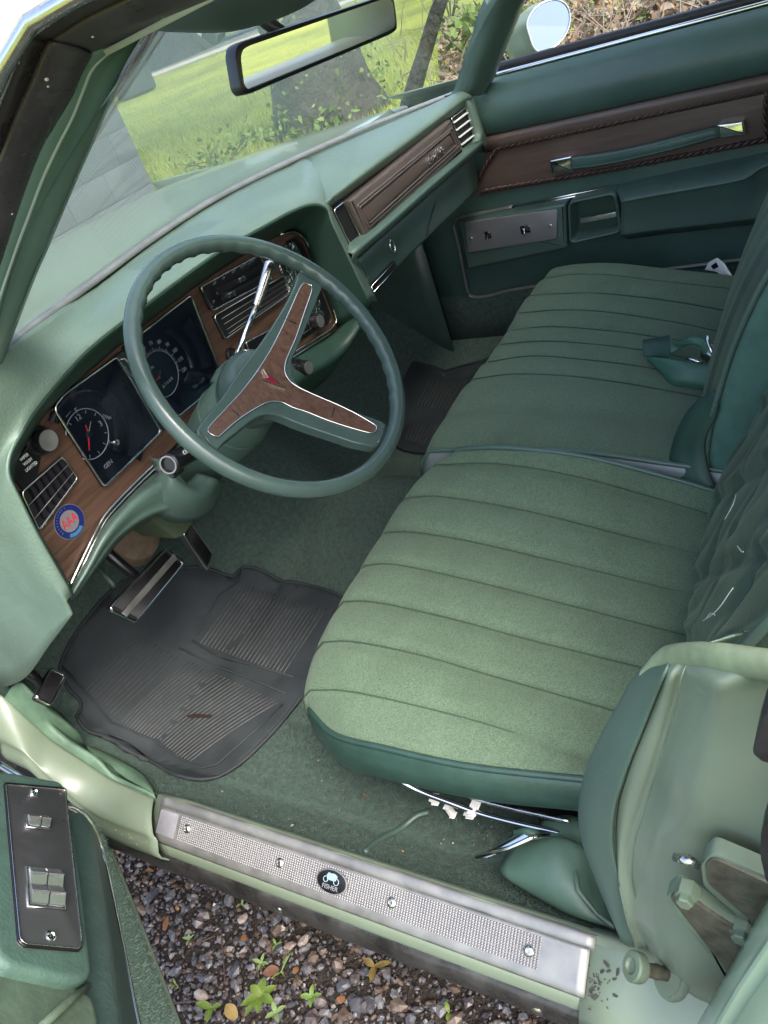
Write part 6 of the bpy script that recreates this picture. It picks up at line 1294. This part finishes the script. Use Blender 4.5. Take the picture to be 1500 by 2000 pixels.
def shrub(px, py, hgt, rad, n_, label, lm=None, sz=.05):
    c = hz(px, py, 0); o = empty('shrub', None, tuple(c)); tag(o, label, 'shrub', 'shrubs on the bank'); stems = []
    tips = []
    for i in range(10):
        a = rng.uniform(0, 6.28); t = np.array((rad*math.cos(a)*rng.uniform(.3, 1), rad*math.sin(a)*rng.uniform(.3, 1), hgt*rng.uniform(.6, 1.1))); tips.append(t); stems.append(tube_geo(catmull([(0, 0, -.03), t*.5+rng.normal(size=3)*.05, t], 8), np.linspace(.008, .003, 8), 5))
    V, Fc = join_geo(stems); mesh('stem', V, Fc, bark, o); pts = [tips[rng.integers(10)]*rng.uniform(.35, 1.05)+rng.normal(size=3)*.07 for _ in range(n_)]
    V, Fc = leaves_geo(pts, sz); mesh('foliage', V, Fc, lm or lm3, o, False)
shrub(880, 40, .9, .7, 90, 'airy shrub with pointed leaves right of the leaning sapling'); shrub(930, 120, .5, .5, 90, 'low shrub at the foot of the right windshield pillar'); shrub(700, 205, .25, .4, 90, 'low green plants at the foot of the large tree', lm3, .025); shrub(1440, 20, .30, .25, 50, 'bright green seedling clump at the top right outside the window', leafm[1], .05); shrub(1255, 62, .12, .1, 12, 'single bright green sprig close to the window sill', leafm[1], .04); shrub(1000, 130, .35, .3, 70, 'small shrub below the passenger side mirror'); shrub(620, 262, .25, .6, 160, 'weedy clump of low plants at the edge of the lawn', lm3, .035); shrub(440, 322, .2, .7, 160, 'straggly weeds along the lawn edge by the hood', lm3, .03)
# trees behind and beside the car (seen in the mirrors and glass)
for i, (x, y, lab) in enumerate([(16, -6, 'tall leafy tree far behind on the passenger side'), (20, -1, 'second leafy tree beyond the bank on the passenger side'), (12, -14, 'leafy tree behind the car on the right'), (-4, -22, 'leafy tree far behind the car')]):
    tree('garden_tree', (x, y, 0), .28, 5, (.0, .02), bark, lab, ((0, 0, 5.2), (3, 3, 2.0), 1500, .28, lm1))
# ------------------------------------------------------------------ wear: chips, specks
def flakes(name, pts, size, m_, label):
    V = []; Fc = []
    for p, n_ in pts:
        n_ = nrm(n_); a = nrm(np.cross(n_, rng.normal(size=3))); b = np.cross(n_, a); s = size*math.exp(rng.normal(0, .5)); k0 = len(V); m = 6
        for q in range(m): t = 2*math.pi*q/m; r_ = s*rng.uniform(.5, 1.2); V.append(np.asarray(p)+n_*.0009+a*r_*1.5*math.cos(t)+b*r_*.8*math.sin(t))
        Fc.append(tuple(k0+q for q in range(m)))
    o = mesh(name, V, Fc, m_, car, False); o['kind'] = 'stuff'; return o
dk = mat('chip_dark', (.03, .03, .025), .7); lt = mat('chip_pale', (.55, .55, .42), .6)
def sill_pt(px, py):
    # sloping sill end surface between (-.785,.3715) and (-.826,.336)
    f = Fr((-.8, -.05, .3615), (0, -1, 0), np.cross(nrm((-.0205, 0, .028)), (0, -1, 0))); return f.W(px, py, .0006), f.n
flakes('paint_specks', [sill_pt(rng.normal(1165, 17), rng.normal(1922, 22)) for _ in range(60)], .0011, dk, '')
from mathutils.bvhtree import BVHTree
def bvh(o): me = o.data; return BVHTree.FromPolygons([v.co[:] for v in me.vertices], [p.vertices[:] for p in me.polygons])
def cast(tree, px, py):
    d = Vector(ray(px, py)).normalized(); h = tree.ray_cast(Vector(CAM), d)
    if h[0] is None: return None
    n_ = np.array(h[1]); n_ = n_ if n_@np.array(d) < 0 else -n_; return np.array(h[0]), n_
tp = bvh(pod); pts = [cast(tp, rng.normal(30, 6), rng.normal(1262, 22)) for _ in range(34)]
flakes('scuff', [(p+n_*.0012, n_) for p, n_ in [q for q in pts if q]], .0011, mat('scuff_pale', (.20, .25, .19), .7), '')
tb = bvh(hp); pts = [cast(tb, rng.uniform(150, 285), 0) for _ in range(1)]
pts = []
for _ in range(40):
    px = rng.uniform(165, 290); pts.append(cast(tb, px, 1590+(px-150)*.33+rng.normal(8, 12)))
flakes('paint_chips', [(p+n_*.0012, n_) for p, n_ in [q for q in pts if q]], .0011, mat('chip_cream', (.36, .38, .26), .6), '')
# perforated speaker panel on the dash top: small dark holes
V = []; Fc = []
for i in range(34):
    for j in range(9):
        x, y = -.33+i*.0058, .655+j*.0058+i*.0004; h = tp.ray_cast(Vector((x, y, 1.3)), Vector((0, 0, -1)))
        if h[0] is None: continue
        c = np.array(h[0]); n_ = np.array(h[1]); n_ = n_ if n_[2] > 0 else -n_; a_ = nrm(np.cross(n_, (1, 0, 0))); b_ = np.cross(n_, a_); k0 = len(V)
        for q in range(6): t = q*math.pi/3; V.append(c+n_*.0021+.0011*(math.cos(t)*a_+math.sin(t)*b_))
        Fc.append(tuple(range(k0, k0+6)))
o = mesh('speaker_holes', V, Fc, M['pod_dark'], dash, False); o['kind'] = 'stuff'
# rain drops on the rubber seal
wsm = [o for o in car.children if o.name.startswith('weatherstrip')]; dm = mat('water_drop', (.55, .57, .60), .05, spec=1.0); dp = empty('rain_drops', car)
for wo_ in wsm:
    tw = bvh(wo_)
    for _ in range(22):
        h = cast(tw, rng.uniform(5, 330), rng.uniform(10, 420))
        if h is None: continue
        p, n_ = h; r_ = .0012*math.exp(rng.normal(0, .35)); lathe('drop', p+n_*.0012, n_, [(r_, 0), (r_*.95, r_*.35), (r_*.6, r_*.7), (0, r_*.85)], dm, dp, 8)
# pile on the door's carpet strip
tk_ = [o for o in dd.children if o.name.startswith('kick_carpet')][0]; td = bvh(tk_); V = []; Fc = []
for _ in range(9000):
    h = cast(td, rng.uniform(130, 350), rng.uniform(1600, 2010))
    if h is None: continue
    p, n_ = h; t = nrm(np.cross(n_, rng.normal(size=3)))*.0009; tipv = n_*.0040*rng.uniform(.5, 1.2)+rng.normal(size=3)*.0016; b0_ = len(V); V += [p-t+n_*.002, p+t+n_*.002, p+n_*.002+tipv]; Fc.append((b0_, b0_+1, b0_+2))
o = mesh('carpet_pile', V, Fc, M['carpet_door'], tk_, False); o['kind'] = 'stuff'
